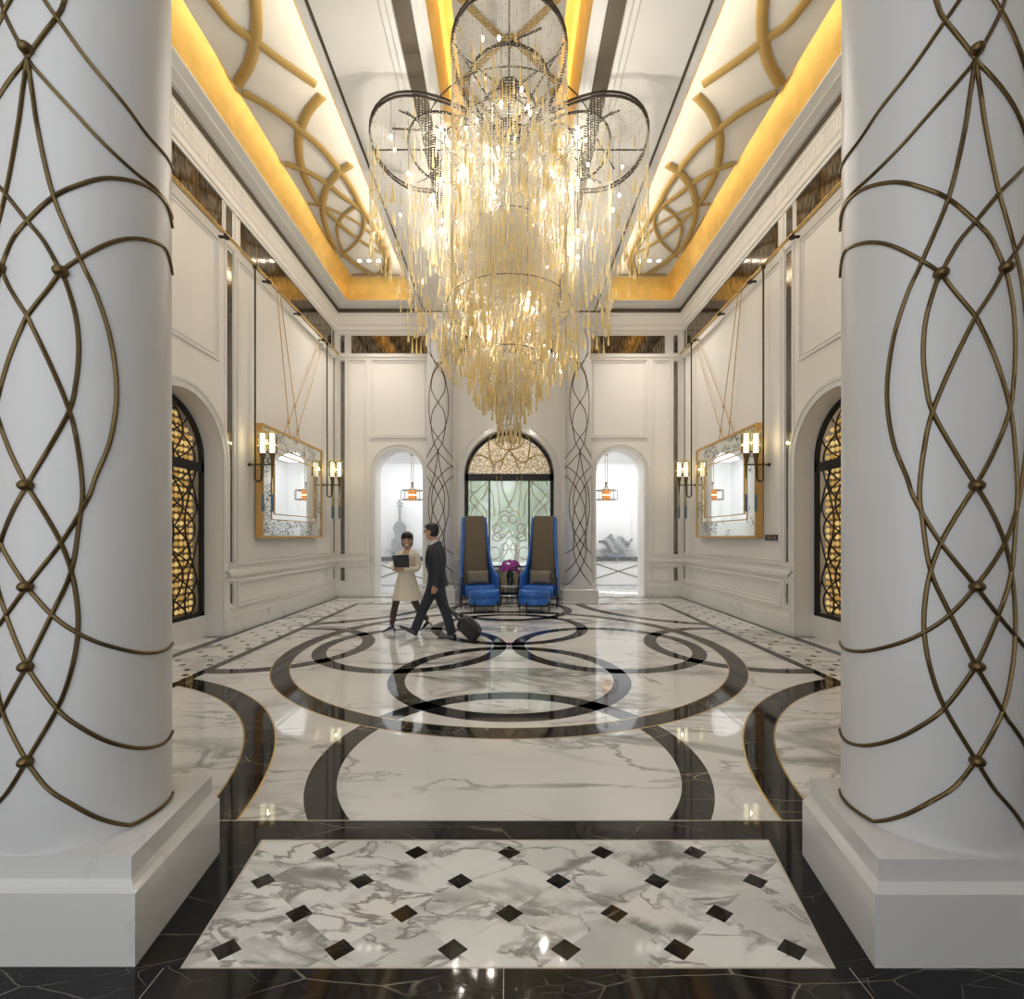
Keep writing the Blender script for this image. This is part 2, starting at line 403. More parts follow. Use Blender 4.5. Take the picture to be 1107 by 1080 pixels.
    for r in (0,1,2,3):
        for k in range(-4, 5):
            x, y = G(r, k); px = x*F/y+CX
            n = {0:2.2,1:2.7,2:2.2,3:2.7}[r]
            if abs(k + (.5 if r % 2 else 0)) <= n:
                rr = .060; q = clip_poly([(x-rr,y),(x,y-rr*.8),(x+rr,y),(x,y+rr*.8)], P)
                if q: poly(q, .0024, BLK)
    # joints of the near black slabs
    for xx in (-1.28, -.02, 1.26): rect(xx-.0012, xx+.0012, 1.2, 1.714, .0014, LIN)
    o = b.build('floor', [M['floor_white'], M['floor_black'], M['brass'], M['floor_tile'], M['ring_black'], M['joint']], fix=False)
    struct(o)
for k_ in ('floor_black',): M[k_].node_tree.nodes['Principled BSDF'].inputs['Specular IOR Level'].default_value = .32
M['ring_black'] = marble('portoro_ring_marble', (.014,.013,.014), (.46,.40,.30), (.34,.30,.25), 3.0, .013, .05, seed=7.4, amount=.75, island=False, stretch=(.6,1.4,1), crack=True, lo=.46, hi=.64)
M['ring_black'].node_tree.nodes['Principled BSDF'].inputs['Specular IOR Level'].default_value = .36
make_floor()

# ------------------------------------------------------------------ walls
AY, AR, AZ = 6.49, .88, 2.80          # side arches: centre y, half width, spring height
def arch_pts(c, r, z, n=28): return [(c - r*cos(PI*k/n), z + r*sin(PI*k/n)) for k in range(n+1)]
def arch_wall(b, u0, u1, ztop, openings, P, depth):
    """P(u, d, z): d = distance behind the wall face. openings: (centre, half width, spring, sill)"""
    cur = u0
    quad = lambda a, c, d, e: b.add([a, c, d, e], [(0,1,2,3)])
    for (c, r, zs, sill) in openings:
        quad(P(cur,0,0), P(c-r,0,0), P(c-r,0,ztop), P(cur,0,ztop))
        a = arch_pts(c, r, zs)
        for (p, q) in zip(a, a[1:]):
            quad(P(p[0],0,p[1]), P(q[0],0,q[1]), P(q[0],0,ztop), P(p[0],0,ztop))
            quad(P(p[0],0,p[1]), P(q[0],0,q[1]), P(q[0],depth,q[1]), P(p[0],depth,p[1]))
        for u in (c-r, c+r): quad(P(u,0,sill), P(u,depth,sill), P(u,depth,zs), P(u,0,zs))
        if sill > 0:
            quad(P(c-r,0,0), P(c+r,0,0), P(c+r,0,sill), P(c-r,0,sill)); quad(P(c-r,0,sill), P(c+r,0,sill), P(c+r,depth,sill), P(c-r,depth,sill))
        cur = c + r
    quad(P(cur,0,0), P(u1,0,0), P(u1,0,ztop), P(cur,0,ztop))
def bar_rect(b, P, u0, u1, z0, z1, w=.035, t=.02):
    """four bars of a panel moulding; P(u, d, z) with d < 0 in front of the wall"""
    frame4(b, P, u0, u1, z0, z1, w, t)
def frame4(b, P, u0, u1, z0, z1, w, t, d0=0.0):
    o = [(u0,z0),(u1,z0),(u1,z1),(u0,z1)]; i = [(u0+w,z0+w),(u1-w,z0+w),(u1-w,z1-w),(u0+w,z1-w)]
    vs = [P(u,d0,z) for u,z in o] + [P(u,d0,z) for u,z in i] + [P(u,d0-t,z) for u,z in o] + [P(u,d0-t,z) for u,z in i]
    fs = []
    for k in range(4):
        l = (k+1) % 4; fs += [(k,l,8+l,8+k),(4+k,4+l,12+l,12+k),(8+k,8+l,12+l,12+k),(k,l,4+l,4+k)]
    b.add(vs, fs)
def pbox(b, P, u0, u1, z0, z1, t, d0=0.0):
    A = [P(u0,d0,z0),P(u1,d0,z0),P(u1,d0,z1),P(u0,d0,z1)]; B = [P(u0,d0-t,z0),P(u1,d0-t,z0),P(u1,d0-t,z1),P(u0,d0-t,z1)]
    b.frustum(A, B)
def panel(b, P, u0, u1, z0, z1):
    bar_rect(b, P, u0, u1, z0, z1, .034, .034); g = .07
    if u1-u0 > .3: bar_rect(b, P, u0+g, u1-g, z0+g, z1-g, .020, .018)
def arch_band(b, P, c, r0, r1, zs, z0, t):
    """moulded band round an arched opening"""
    i, o = arch_pts(c, r0, zs, 32), arch_pts(c, r1, zs, 32)
    i = [(c-r0, z0)] + i + [(c+r0, z0)]; o = [(c-r1, z0)] + o + [(c+r1, z0)]
    for k in range(len(i)-1):
        b.frustum([P(i[k][0],0,i[k][1]),P(i[k+1][0],0,i[k+1][1]),P(o[k+1][0],0,o[k+1][1]),P(o[k][0],0,o[k][1])],
                  [P(i[k][0],-t,i[k][1]),P(i[k+1][0],-t,i[k+1][1]),P(o[k+1][0],-t,o[k+1][1]),P(o[k][0],-t,o[k][1])])

for s, nm in ((-1,'left'),(1,'right')):
    P = lambda u, d, z, s=s: (s*(XW + d), u, z)
    b = MB(); arch_wall(b, Y0, YB + .02, 8.6, [(AY, AR, AZ, 0)], P, .30)
    wall = struct(b.build('wall_' + nm, M['wall'], fix=False))
    b = MB()
    panel(b, P, 7.74, 11.86, 1.12, 6.27); panel(b, P, 7.74, 11.86, .42, .86)
    panel(b, P, 2.9, 7.26, 4.35, 6.27)
    panel(b, P, 7.40, 7.67, 1.12, 6.33); panel(b, P, 7.40, 7.67, .42, .90); panel(b, P, 11.90, 12.10, 1.12, 6.27); panel(b, P, 11.90, 12.10, .42, .88)
    pbox(b, P, 7.40, YB, .945, 1.005, .045); pbox(b, P, 7.40, YB, 1.005, 1.03, .03); pbox(b, P, 7.40, YB, .92, .945, .025)
    for y in (7.40, 7.70): pbox(b, P, y-.012, y+.012, 6.36, 6.98, .02)
    b.build('panel_moulding', M['wall'], wall)
    b = MB(); arch_band(b, P, AY, AR, AR+.09, AZ, 0, .03); arch_band(b, P, AY, AR+.09, AR+.13, AZ, 0, .045)
    b.build('arch_moulding', M['wall_marble'], wall)
    b = MB()
    for (u0,u1) in ((7.46,7.61),(11.94,12.06)):
        for (z0,z1) in ((1.18,6.24),(.50,.82),(6.46,6.94)): pbox(b, P, u0, u1, z0, z1, .012)
    b.build('mirror_strip', M['strip'], wall, label='narrow smoked mirror strip')
    for (u0,u1) in ((2.6,7.34),(7.86,11.86)):
        b = MB(); pbox(b, P, u0, u1, 6.42, 6.95, .012); b.build('frieze_mirror', M['antique'], wall, label='smoked antique mirror frieze panel')
    b = MB(); pbox(b, P, AY+AR+.13, YB, 0, .27, .05); pbox(b, P, AY+AR+.13, YB, .27, .30, .03); pbox(b, P, Y0, AY-AR-.13, 0, .27, .05)
    struct(b.build('baseboard_' + nm, M['wall_marble']))
    # arched glowing screen in the niche
    t = thing('arched_screen', 'black iron arched lattice screen over glowing amber discs, %s wall' % nm, 'screen', (s*(XW+.285), AY, 0), 'arched lattice screens')
    Q = lambda u, d, z, s=s: (s*d, u, z)
    b = MB(); r0 = AR-.005
    arch_band(b, Q, 0, r0-.07, r0, AZ, .347, -.05); pbox(b, Q, -r0, r0, .347, .41, -.05); pbox(b, Q, -r0, r0, 2.62, 2.76, -.05)
    b.build('frame', M['black'], t)
    b = MB()
    for ph in range(5):
        for sg in (-1, 1):
            pts = []
            for k in range(61):
                z = .40 + (AZ+AR-.43)*k/60
                u = sg*(.42*sin(2*PI*(z-.4)/2.2 + ph*1.25) + .30*sin(PI*(z-.4)/1.1 + ph*.6))
                lim = r0-.06 if z < AZ else math.sqrt(max(0, (r0-.06)**2 - (z-AZ)**2))
                if abs(u) <= lim: pts.append((s*.02, u, z))
                elif len(pts) > 2: b.tube(pts, .013, 5); pts = []
                else: pts = []
            if len(pts) > 2: b.tube(pts, .013, 5)
    for u in (-.62,.62):
        b.tube([(s*.02, u + .16*sin(z*2.6), z) for z in np.linspace(.4, 2.65, 40)], .013, 5)
        b.tube([(s*.02, u - .16*sin(z*2.6), z) for z in np.linspace(.4, 2.65, 40)], .013, 5)
    b.build('lattice', M['black'], t, smooth=True)
    b = MB(); pbox(b, Q, -1.1, 1.1, 0, 4.2, -.02, .14); b.build('backing_panel', M['discback'], t)
    b = MB(); y = -.80
    while y < .84:
        z = .46
        while z < AZ+AR:
            if z < AZ or math.hypot(y, z-AZ) < AR-.06:
                b.add([(s*.132, y, z)] + [(s*.112 if k else 0, 0, 0) for k in ()] + [(s*.136, y+.040*cos(q), z+.040*sin(q)) for q in np.linspace(0, 2*PI, 10, endpoint=False)] + [(s*.11, y+.026*cos(q), z+.026*sin(q)) for q in np.linspace(0, 2*PI, 10, endpoint=False)],
                      [(1+k, 1+(k+1)%10, 11+(k+1)%10, 11+k) for k in range(10)] + [tuple(range(11, 21))])
            z += .103
        y += .103
    b.build('amber_disc', M['disc'], t, kind='stuff', label='glowing amber glass discs')
    b = MB(); pbox(b, Q, -AR, AR, 0, .347, -.3, -.012); b.build('sill', M['wall_marble'], t)

# back wall
BL = (-2.915, .635, 3.285, 0.); BR = (2.925, .635, 3.285, 0.); BC = (0.0, 1.19, 3.215, 0.)
P = lambda u, d, z: (u, YB + d, z)
b = MB(); arch_wall(b, -XW-.02, XW+.02, 8.6, [BL, BC, BR], P, .62); wall = struct(b.build('wall_back', M['wall'], fix=False))
b = MB()
for s in (-1, 1):
    q = lambda a, c: (min(s*a, s*c), max(s*a, s*c))
    panel(b, P, *q(4.245,3.745), 1.12, 6.28); panel(b, P, *q(4.245,3.745), .42, .86)
    panel(b, P, *q(3.65,2.15), 4.20, 6.28)
    panel(b, P, *q(4.49,4.29), 1.08, 6.28); panel(b, P, *q(4.49,4.29), .40, .88)
    pbox(b, P, *q(4.57,3.68), .945, 1.005, .045); pbox(b, P, *q(4.57,3.68), .92, .945, .025)
    pbox(b, P, *q(4.57,2.1), 6.33, 6.39, .03)
    pbox(b, P, *q(1.47,1.40), 0, 6.4, .05); pbox(b, P, *q(1.36,1.33), .9, 6.3, .02)
pbox(b, P, -1.4, 1.4, 6.33, 6.40, .04)
b.build('panel_moulding', M['wall'], wall)
b = MB()
for (c, r, zs, _) in (BL, BR): arch_band(b, P, c, r, r+.09, zs, 0, .02); arch_band(b, P, c, r+.09, r+.115, zs, 0, .035)
arch_band(b, P, 0, 1.19, 1.32, 3.215, 0, .03); arch_band(b, P, 0, 1.32, 1.35, 3.215, 0, .045)
b.build('arch_moulding', M['wall_marble'], wall)
b = MB()
for s in (-1, 1):
    for (z0,z1) in ((1.136,6.21),(.44,.78),(6.44,6.90)): pbox(b, P, min(s*4.44,s*4.34), max(s*4.44,s*4.34), z0, z1, .012)
b.build('mirror_strip', M['strip'], wall, label='narrow smoked mirror strip')
for (u0,u1) in ((-4.16,-2.10),(-1.30,1.30),(2.12,4.10)):
    b = MB(); pbox(b, P, u0, u1, 6.43, 6.89, .012); b.build('frieze_mirror', M['antique'], wall, label='smoked antique mirror frieze panel')
b = MB()
for s in (-1,1):
    pbox(b, P, min(s*XW,s*3.66), max(s*XW,s*3.66), 0, .27, .05); pbox(b, P, min(s*2.18,s*1.36), max(s*2.18,s*1.36), 0, .27, .05)
struct(b.build('baseboard_back', M['wall_marble']))
for s, nm in ((-1,'left'),(1,'right')):
    x = s*4.02
    b = MB().box(x-.07, x+.07, YB-.062, YB-.05, .10, .17); b.box(x-.05, x-.01, YB-.065, YB-.06, .12, .15); b.box(x+.01, x+.05, YB-.065, YB-.06, .12, .15)
    tag(b.build('outlet_plate', M['wall_marble']), 'pale socket plate low on the back wall skirting, %s end' % nm, 'outlet', 'socket plates on the back skirting')

# alcoves behind the two small arches
for s, nm in ((-1,'left'),(1,'right')):
    b = MB(); x0, x1 = s*1.40, s*4.9; ya, yb = YB+.62, 15.6
    b.add([(x0,ya,0),(x0,yb,0),(x0,yb,4.05),(x0,ya,4.05)], [(0,1,2,3)]); b.add([(x1,ya,0),(x1,yb,0),(x1,yb,4.05),(x1,ya,4.05)], [(0,1,2,3)])
    b.add([(x0,yb,0),(x1,yb,0),(x1,yb,4.05),(x0,yb,4.05)], [(0,1,2,3)])
    PA = lambda u, d, z: (u, yb + d, z)
    c = s*2.95; panel(b, PA, c-1.2, c+1.2, 1.15, 3.85)
    struct(b.build('wall_alcove_' + nm, M['white'], fix=False))
    b = MB().box(x0, x1, ya-.01, yb, 4.05, 4.12); struct(b.build('ceiling_alcove_' + nm, M['white']))
    b = MB(); b.add([(x0,ya-.004,3.93),(x1,ya-.004,3.93),(x1,ya-.004,4.06),(x0,ya-.004,4.06)], [(0,1,2,3)])
    struct(b.build('trim_alcove_' + nm, M['white'], fix=False))

# ------------------------------------------------------------------ crown, beams, coffers
def sweepU(b, prof, y0=Y0):
    rows = []
    for d, z in prof: rows.append([(-XW+d,y0,z),(-XW+d,YB-d,z),(XW-d,YB-d,z),(XW-d,y0,z)])
    for a, c in zip(rows, rows[1:]):
        for k in range(3): b.add([a[k], a[k+1], c[k+1], c[k]], [(0,1,2,3)])
b = MB(); sweepU(b, [(0,6.96),(.03,6.96),(.03,7.0),(.06,7.02),(.06,7.06),(.04,7.08),(.04,7.13),(.075,7.16),(.075,7.19),(.05,7.20),(.05,7.40),(.07,7.41),(.07,7.45),(.10,7.455),(.10,7.46)])
struct(b.build('trim_1', M['wall'], fix=False), 'white crown moulding')
b = MB()
for s in (-1,1):
    y = 2.5
    while y < YB-.1: b.box(s*(XW-.05), s*(XW-.062), y, y+.03, 7.21, 7.39); y += .06
struct(b.build('trim_2', M['wall']), 'fluted frieze band')
b = MB(); sweepU(b, [(.10,7.46),(.115,7.46),(.115,7.555),(.10,7.555)]); struct(b.build('trim_3', M['slot'], fix=False), 'dark bronze line under the cornice')
b = MB(); sweepU(b, [(.10,7.555),(.17,7.56),(.17,7.575),(.30,7.575),(.30,7.59),(.44,7.60),(.45,7.61)]); struct(b.build('trim_4', M['ceil'], fix=False), 'white stepped cornice')
b = MB(); sweepU(b, [(.45,7.61),(.455,7.70),(.47,7.80),(.50,7.90),(.545,8.0),(.60,8.08),(.66,8.16),(.70,8.42)]); struct(b.build('trim_5', M['gold'], merge=True, smooth=50), 'gold leaf cove')
YE = 2.9    # near end of the coffers
for s, nm in ((-1,'left'),(1,'right')):
    def ext(b, prof, y0=YE, y1=YB-.12):
        for (p, q) in zip(prof, prof[1:]): b.add([(s*p[0],y0,p[1]),(s*p[0],y1,p[1]),(s*q[0],y1,q[1]),(s*q[0],y0,q[1])], [(0,1,2,3)])
    b = MB(); ext(b, [(.84,8.42),(.85,8.1),(.87,7.9),(.90,7.7),(.925,7.5)]); ext(b, [(2.365,7.5),(2.39,7.62),(2.45,7.82),(2.55,8.02),(2.68,8.16),(2.72,8.42)])
    struct(b.build('trim_6', M['gold'], merge=True, smooth=50), 'gold fascia of the %s ceiling beam' % nm)
    b = MB(); ext(b, [(.925,7.5),(.96,7.5),(.96,7.485),(1.00,7.485),(1.03,7.47),(1.08,7.47),(1.08,7.50),(1.30,7.50),(1.30,7.47),(1.36,7.47),(1.38,7.485),(1.44,7.485),(1.46,7.5),(2.20,7.5),(2.365,7.5)])
    struct(b.build('ceiling_beam_' + nm, M['ceil'], fix=False))
    b = MB().box(s*1.09, s*1.29, YE, YB-.12, 7.485, 7.52); struct(b.build('trim_7', M['slot']), 'dark bronze air slot in the %s beam' % nm)
    b = MB().box(s*2.215, s*2.25, YE, YB-.12, 7.492, 7.52); struct(b.build('trim_8', M['slot']), 'dark line along the %s beam' % nm)
    b = MB().box(s*2.55, s*4.05, YE+.1, 11.66, 8.10, 8.15); struct(b.build('ceiling_panel_' + nm, M['ceil']))
b = MB().box(-.70, .70, YE+.1, 11.5, 8.10, 8.15); struct(b.build('ceiling_panel_middle', M['ceil']))
b = MB().box(-5, 5, YE-.2, 12.6, 8.42, 8.60); struct(b.build('ceiling', M['gold']))
b = MB(); b.box(-5, 5, Y0, YE, 7.5, 8.6); struct(b.build('ceiling_front', M['ceil']))
struct(MB().box(.6, XW+.3, Y0-.2, Y0, 0, 8.0).build('wall_rear', M['wall']))  # added unseen partition, blocks the daylight from behind on the right
# gold ribs on the side coffers (traced on the left one, mirrored on the right) and on the middle coffer
ribs_px = [
 [(205,-28),(229,0),(251,27),(276.5,45),(302,64.6),(341,91.5)],
 [(275,-20),(276.5,0),(277.7,22),(275.7,46),(269,70.7),(257,91)],
 [(261.8,98.8),(282.6,110),(302,122),(324,139),(351,163.4),(377.7,198.8),(390,222),(401,240),(412,258),(420,276),(421,288),(413,300)],
 [(348.4,103.7),(333.8,119.5),(325.2,139),(322.8,156),(326.5,183),(338.7,210),(349.8,224.8),(366.5,241.5),(388,259),(418,277)],
 [(308,176.7),(329.4,184),(351.7,197),(370,212),(388,225),(403,244),(412,262),(417,278),(415,290),(404,299),(387,307)],
 [(379.4,177.6),(366.5,186),(355.4,199),(350.7,210),(349,225),(351.7,243),(361,263.7),(376,279),(394,293),(412,307)],
 [(333,220),(351.7,224),(370,232),(390,243),(405,258),(416,278)],
 [(388,222),(380,226),(372,232),(365.5,241.5),(364.6,252.6),(370,269),(380,280),(396,291),(416,301),(436,306)],
 [(392,226),(394,240),(391,252),(384,263),(374,272),(369,277)],
]
for s, nm in ((-1,'left'),(1,'right')):
    b = MB()
    for i, c in enumerate(ribs_px):
        pts = []
        for x, y in spline(c, 6):
            X, Y = cei(x, y, 8.09)
            X = -max(2.66, min(3.955, -X)); Y = min(Y, 11.46); pts.append((-s*X if s > 0 else X, Y, 8.088 - .007*(i % 3)))
        w = .068 if i < 6 else .045
        w = [w*(.55 + .45*(1 - max(0, min(1, (p[1]-8)/3.5)))) for p in pts]
        b.tube(pts, w, 6, flat=.45)
    struct(b.build('trim_9', M['gold_rib'], smooth=True), 'interlaced gold ceiling ribs, %s coffer' % nm)
b = MB()
for k in range(-3, 5):
    yc = 6.05 + 1.2*k
    for sg in (-1, 1):
        pts = [(sg*x, yc + t, 8.085) for x, t in spline([(0,-.06),(.17,.09),(.40,.30),(.67,.55)], 6)]
        if yc + .6 < 11.45: b.tube(pts, .045, 6, flat=.6); b.tube([(p[0], 2*(yc+.6)-p[1], p[2]) for p in pts], .045, 6, flat=.6)
struct(b.build('trim_10', M['gold_rib'], smooth=True), 'gold diamond ribs, middle coffer')
# downlights
k = 0
names = ('outermost','middle','innermost')
for s, nm in ((-1,'left'),(1,'right')):
    for i, x in enumerate((3.53, 3.31, 3.08)):
        t = thing('downlight', 'small lit downlight at far end of %s ceiling coffer, %s of three' % (nm, names[i]), 'light', (s*x, 10.9, 8.1), 'coffer downlights')
        MB().lathe([(.045,-.004),(.06,-.008),(.065,0)], n=16, cap=False).build('ring', M['white'], t)
        MB().lathe([(.042,-.003),(.001,-.0035)], n=16).build('lens', M['down'], t)

# ------------------------------------------------------------------ lattice columns
COLX, COLY, CA, CB = 1.842, 2.045, .318, .283
def px_cyl(x, y, xc):
    d = np.array(((x-CX)/F, 1.0)); o = np.array((-xc/CA, -COLY/CB)); e = np.array((d[0]/CA, d[1]/CB))
    A = e@e; B = o@e; C = o@o - 1; D = B*B - A*C
    t = (-B - math.sqrt(D)) / A if D > 0 else -B/A
    p = o + e*t; th = math.atan2(p[0], -p[1])      # 0 = facing the camera side (-y)
    return th, H + (HY-y)/F*t
lat_px = [
 [(1040,0),(1022,22),(985,75),(950,120),(925,157),(908,186)],
 [(1012,0),(1022,22),(1053.5,64)],
 [(1053.5,64),(1045,77),(1010,117),(972,160),(940,192),(917,214),(908,240)],
 [(908,250),(912,226),(930,206),(967,197),(1000,204),(1025,215),(1053.5,240)],
 [(908,300),(912,275),(922,266),(942,262),(965,266),(997,282),(1017,296),(1032,315),(1053.5,342)],
 [(1053.5,64),(1049,100),(1042,145),(1025,215),(997,282),(980,320),(965,370),(959,425),(965,475),(980,515),(989,540),(1017,587),(1056,634)],
 [(1053.5,240),(1036,262),(1017,296),(1010,312),(1001,345),(998,380),(1001,415),(1008,445),(1030,485),(1055,525)],
 [(1055,525),(1035,555),(1017,587),(1006,617),(1000,650),(999,682),(1005,720),(1021,765),(1057,822)],
 [(1053.5,342),(1030,392),(1008,445),(999,485),(994,530),(997,560),(1006,617),(1027,664),(1057,720)],
 [(1056,634),(1027,664),(1000,683),(970,696),(935,704),(915,702),(907,694)],
 [(1057,720),(1021,765),(995,785),(965,800),(935,806),(915,801),(907,788)],
 [(1057,822),(1032,850),(1005,867),(975,882),(945,888),(920,883),(907,866)],
]
TH0 = px_cyl(1054.5, 400, COLX)[0]
lat = []
for c in lat_px:
    q = [px_cyl(x, y, COLX) for x, y in c]
    q = [(min(0., a - TH0) if abs(a-TH0) > .02 else 0., z) for a, z in q]
    q2 = [q[0]]
    for p in q[1:]:
        if p != q2[-1]: q2.append(p)
    lat.append(spline(q2, 5))
# the upper run of the interlace, seen whole on the far columns
D2 = math.pi/180
up = [[(-.33,3.66),(-30*D2,3.9),(-34*D2,4.1),(-24*D2,4.35),(0,4.54),(28*D2,4.8),(32*D2,5.0),(20*D2,5.2),(0,5.35),(-25*D2,5.55),(-60*D2,5.75),(-110*D2,5.82)],
      [(-.12,3.66),(0,3.74),(28*D2,3.95),(45*D2,4.25),(48*D2,4.54),(44*D2,4.8),(28*D2,5.15),(0,5.45)],
      [(0,5.35),(-20*D2,5.5),(-40*D2,5.8),(-30*D2,6.1),(0,6.4)]]
lat[1] = lat[1][::-1] + spline([lat[1][0]] + up[0][1:], 6)[1:] if False else lat[1]
def join(px, tail, rev):
    q = [px_cyl(x, y, COLX) for x, y in px]; q = [(min(0., a-TH0) if abs(a-TH0) > .02 else 0., z) for a, z in q]
    return spline((q[::-1] if rev else q) + tail, 6)
lat[0] = join(lat_px[0][1:], [(-.02,3.73)] + up[1][2:], True)
lat[1] = join([(1053.5,64),(1022,22),(1012,0)], up[0][1:], False)
lat.append(spline(up[2], 6))
knobs = [(0,3.455),(px_cyl(1017,296,COLX)[0]-TH0, px_cyl(1017,296,COLX)[1]),(0,px_cyl(1054.5,525,COLX)[1]),(0,px_cyl(1056,634,COLX)[1]),(0,px_cyl(1057,720,COLX)[1]),(0,px_cyl(1057,822,COLX)[1])]
def column(loc, a, bb, th0, zs, z0, ztop, label, corners_low, corners_high, hl, hh, rr, kr):
    t = thing('lattice_column', label, 'column', loc, 'white columns with bronze lattice')
    o = MB(); prof = [(1.0,hh),(1.0,ztop)]
    o.lathe([(1.0,hh)] + [(1.0 - .02*(k/10), hh + (ztop-hh)*k/10) for k in range(1,11)], n=72, sx=a, sy=bb).build('shaft', M['column'], t, smooth=True)
    p = MB()
    L = lambda q, z: [(x, y, z) for x, y in q]
    p.frustum(L(corners_low,0), L(corners_low,hl-.012))
    mid = [((x*.45+u*.55), (y*.45+v*.55)) for (x,y),(u,v) in zip(corners_low, corners_high)]
    p.frustum(L(corners_low,hl-.012), L(mid,hl)); p.frustum(L(mid,hl), L(corners_high,hl+.016)); p.frustum(L(corners_high,hl+.016), L(corners_high,hh))
    p.build('plinth', M['pedestal'], t)
    l = MB()
    def S(th, z, e):
        k = 1.0 - .02*(z-hh)/(ztop-hh)
        return ((a*k+e)*sin(th0+th), -(bb*k+e)*cos(th0+th), z)
    for c in lat:
        for sg in (-1, 1): l.tube([S(sg*th, max(z*zs, hh+.012), .002) for th, z in c if z*zs > hh-.08 and z*zs < ztop], rr, 6)
    l.build('lattice', M['bronze'], t, smooth=60, label='bronze interlaced strips')
    for th, z in knobs:
        for sg in ((-1,1) if th else (1,)):
            MB().ball((0,0,0), kr, kr, kr*.85).build('knob', M['bronze'], t, smooth=True, loc=S(sg*th, z*zs, .008))
    if loc[1] > 5:
        MB().lathe([(1.0,ztop-.02),(1.06,ztop),(1.06,ztop+.06),(1.18,ztop+.18),(1.3,ztop+.22),(1.3,ztop+.30)], n=48, sx=a, sy=bb).build('capital', M['column'], t, smooth=True)
def rel(q, loc): return [(x-loc[0], y-loc[1]) for x, y in q]
lR, lL = (COLX, COLY, 0), (-1.868, COLY, 0)
hz = 1.6-349*1.742/500
def hp(x, y, z): Y = F*(H-z)/(y-HY); return ((x-CX)*Y/F, Y)
low = [flo(946,1047), (2.45,flo(946,1047)[1]), (2.45,flo(867.5,924)[1]), flo(867.5,924)]
high = [hp(950,929,hz), (2.40,hp(950,929,hz)[1]), (2.40,hp(875,841,hz)[1]), hp(875,841,hz)]
column(lR, CA, CB, TH0, 1.0, .285, 7.47, 'large foreground column on the right, white with bronze lattice, on marble plinth', rel(low,lR), rel(high,lR), .285, hz, .0080, .026)
low = [flo(146,1045.5), (-2.48,flo(146,1045.5)[1]), (-2.48,flo(237.5,922)[1]), flo(237.5,922)]
high = [hp(142,926.5,hz), (-2.43,hp(142,926.5,hz)[1]), (-2.43,hp(229,839,hz)[1]), hp(229,839,hz)]
column(lL, CA, CB, px_cyl(29.5, 400, lL[0])[0], 1.0, .285, 7.47, 'large foreground column on the left, white with bronze lattice, on marble plinth', rel(low,lL), rel(high,lL), .285, hz, .0080, .026)
for s, nm in ((-1,'left'),(1,'right')):
    x = s*1.735 - .005
    hx = .405; sq = lambda r: [(-r,-r),(r,-r),(r,r),(-r,r)]
    column((x, 11.62, 0), .325, .325, 0., 1.075, .3, 6.72, 'white lattice column at the back wall, %s of the tall arched window' % nm, sq(.43), sq(.39), .30, .40, .011, .028)

# ------------------------------------------------------------------ arched window
t = bpy.data.objects.new('window_1', None); COL.objects.link(t); t.location = (0, YB+.25, 0); struct(t, 'arched black framed garden window')
R, ZS = 1.19, 3.215
Q = lambda u, d, z: (u, d, z)
b = MB(); arch_band(b, Q, 0, R-.085, R, ZS, .0, -.07); pbox(b, Q, -R, R, 3.10, 3.29, -.08); pbox(b, Q, -R, R, .02, .10, -.07)
for x in (-.535, .535): pbox(b, Q, x-.02, x+.02, .10, 3.10, -.06)
pbox(b, Q, -.535, .535, .76, .81, -.06); pbox(b, Q, -1.1, -.535, .76, .79, -.05); pbox(b, Q, .535, 1.1, .76, .79, -.05)
b.build('window_frame', M['black'], t)
MB().box(-1.1, 1.1, .03, .036, .1, 3.1).build('pane', M['pane'], t)
b = MB(); pts = [(R-.09)*np.array((cos(q), sin(q))) for q in np.linspace(0, PI, 33)]
b.prism([(p[0], ZS+max(.075,p[1])) for p in pts], 'y', .03, .05); b.build('fanlight', M['mosaic'], t, label='sparkling crystal mosaic fanlight')
g = MB()
def wire(pts, r=.012, mirror=True, d=.0):
    for sg in ((-1,1) if mirror else (1,)): g.tube([(sg*x, d, z) for x, z in spline(pts, 6)], r, 6)
def wpx(x, y): Y = YB+.25; return ((x-551)*Y/F, H+(HY-y)*Y/F)
# zoom frame 480..620 x 440..570, factor 7.907
def zw(*ps): return [wpx(480+x/7.907, 440+y/7.907) for x, y in ps]
wire(zw((910,530),(870,430),(810,410),(740,440),(690,470),(630,450),(565,375),(490,345),(440,290),(470,225)), .016)
wire(zw((700,240),(735,290),(730,400),(690,530)), .016); wire(zw((565,375),(600,420),(640,530)), .014)
wire(zw((565,375),(545,320),(545,290),(565,270)), .012)
for x0 in (.82,):
    for ph in (0, 1):
        pts = [(x0 + (1 if ph else -1)*.22*sin((3.08-z)*2*PI/1.55+.9), z) for z in np.linspace(3.08, .82, 26)]
        wire(pts, .009)
    wire([(x0-.25,3.08),(x0+.02,2.86),(x0+.24,2.6),(x0+.05,2.36),(x0-.2,2.05),(x0-.24,1.8)], .010)
wire(zw((630,590),(620,690),(565,830),(530,870)), .010); wire(zw((670,590),(650,800),(640,930)), .008); wire(zw((740,680),(700,760),(690,930)), .009)
def ringw(x, z, r, rr=.010):
    for sg in (-1,1): g.tube([(sg*x + r*cos(q), 0, z + r*sin(q)) for q in np.linspace(0, 2*PI, 22, endpoint=False)], rr, 6, closed=True)
for (x, z, r) in ((.115,2.06,.11),(.33,1.83,.12),(.33,1.58,.11),(.40,1.15,.16),(.12,1.32,.09)): ringw(x, z, r, .009)
wire([(.0,2.2),(.1,2.3),(.26,2.2),(.3,2.0),(.42,1.7),(.2,1.55),(.0,1.75)], .008); wire([(.0,1.6),(.14,1.35),(.22,1.0),(.28,.82)], .008); wire([(0,1.28),(.15,1.02),(.1,.82)], .008)
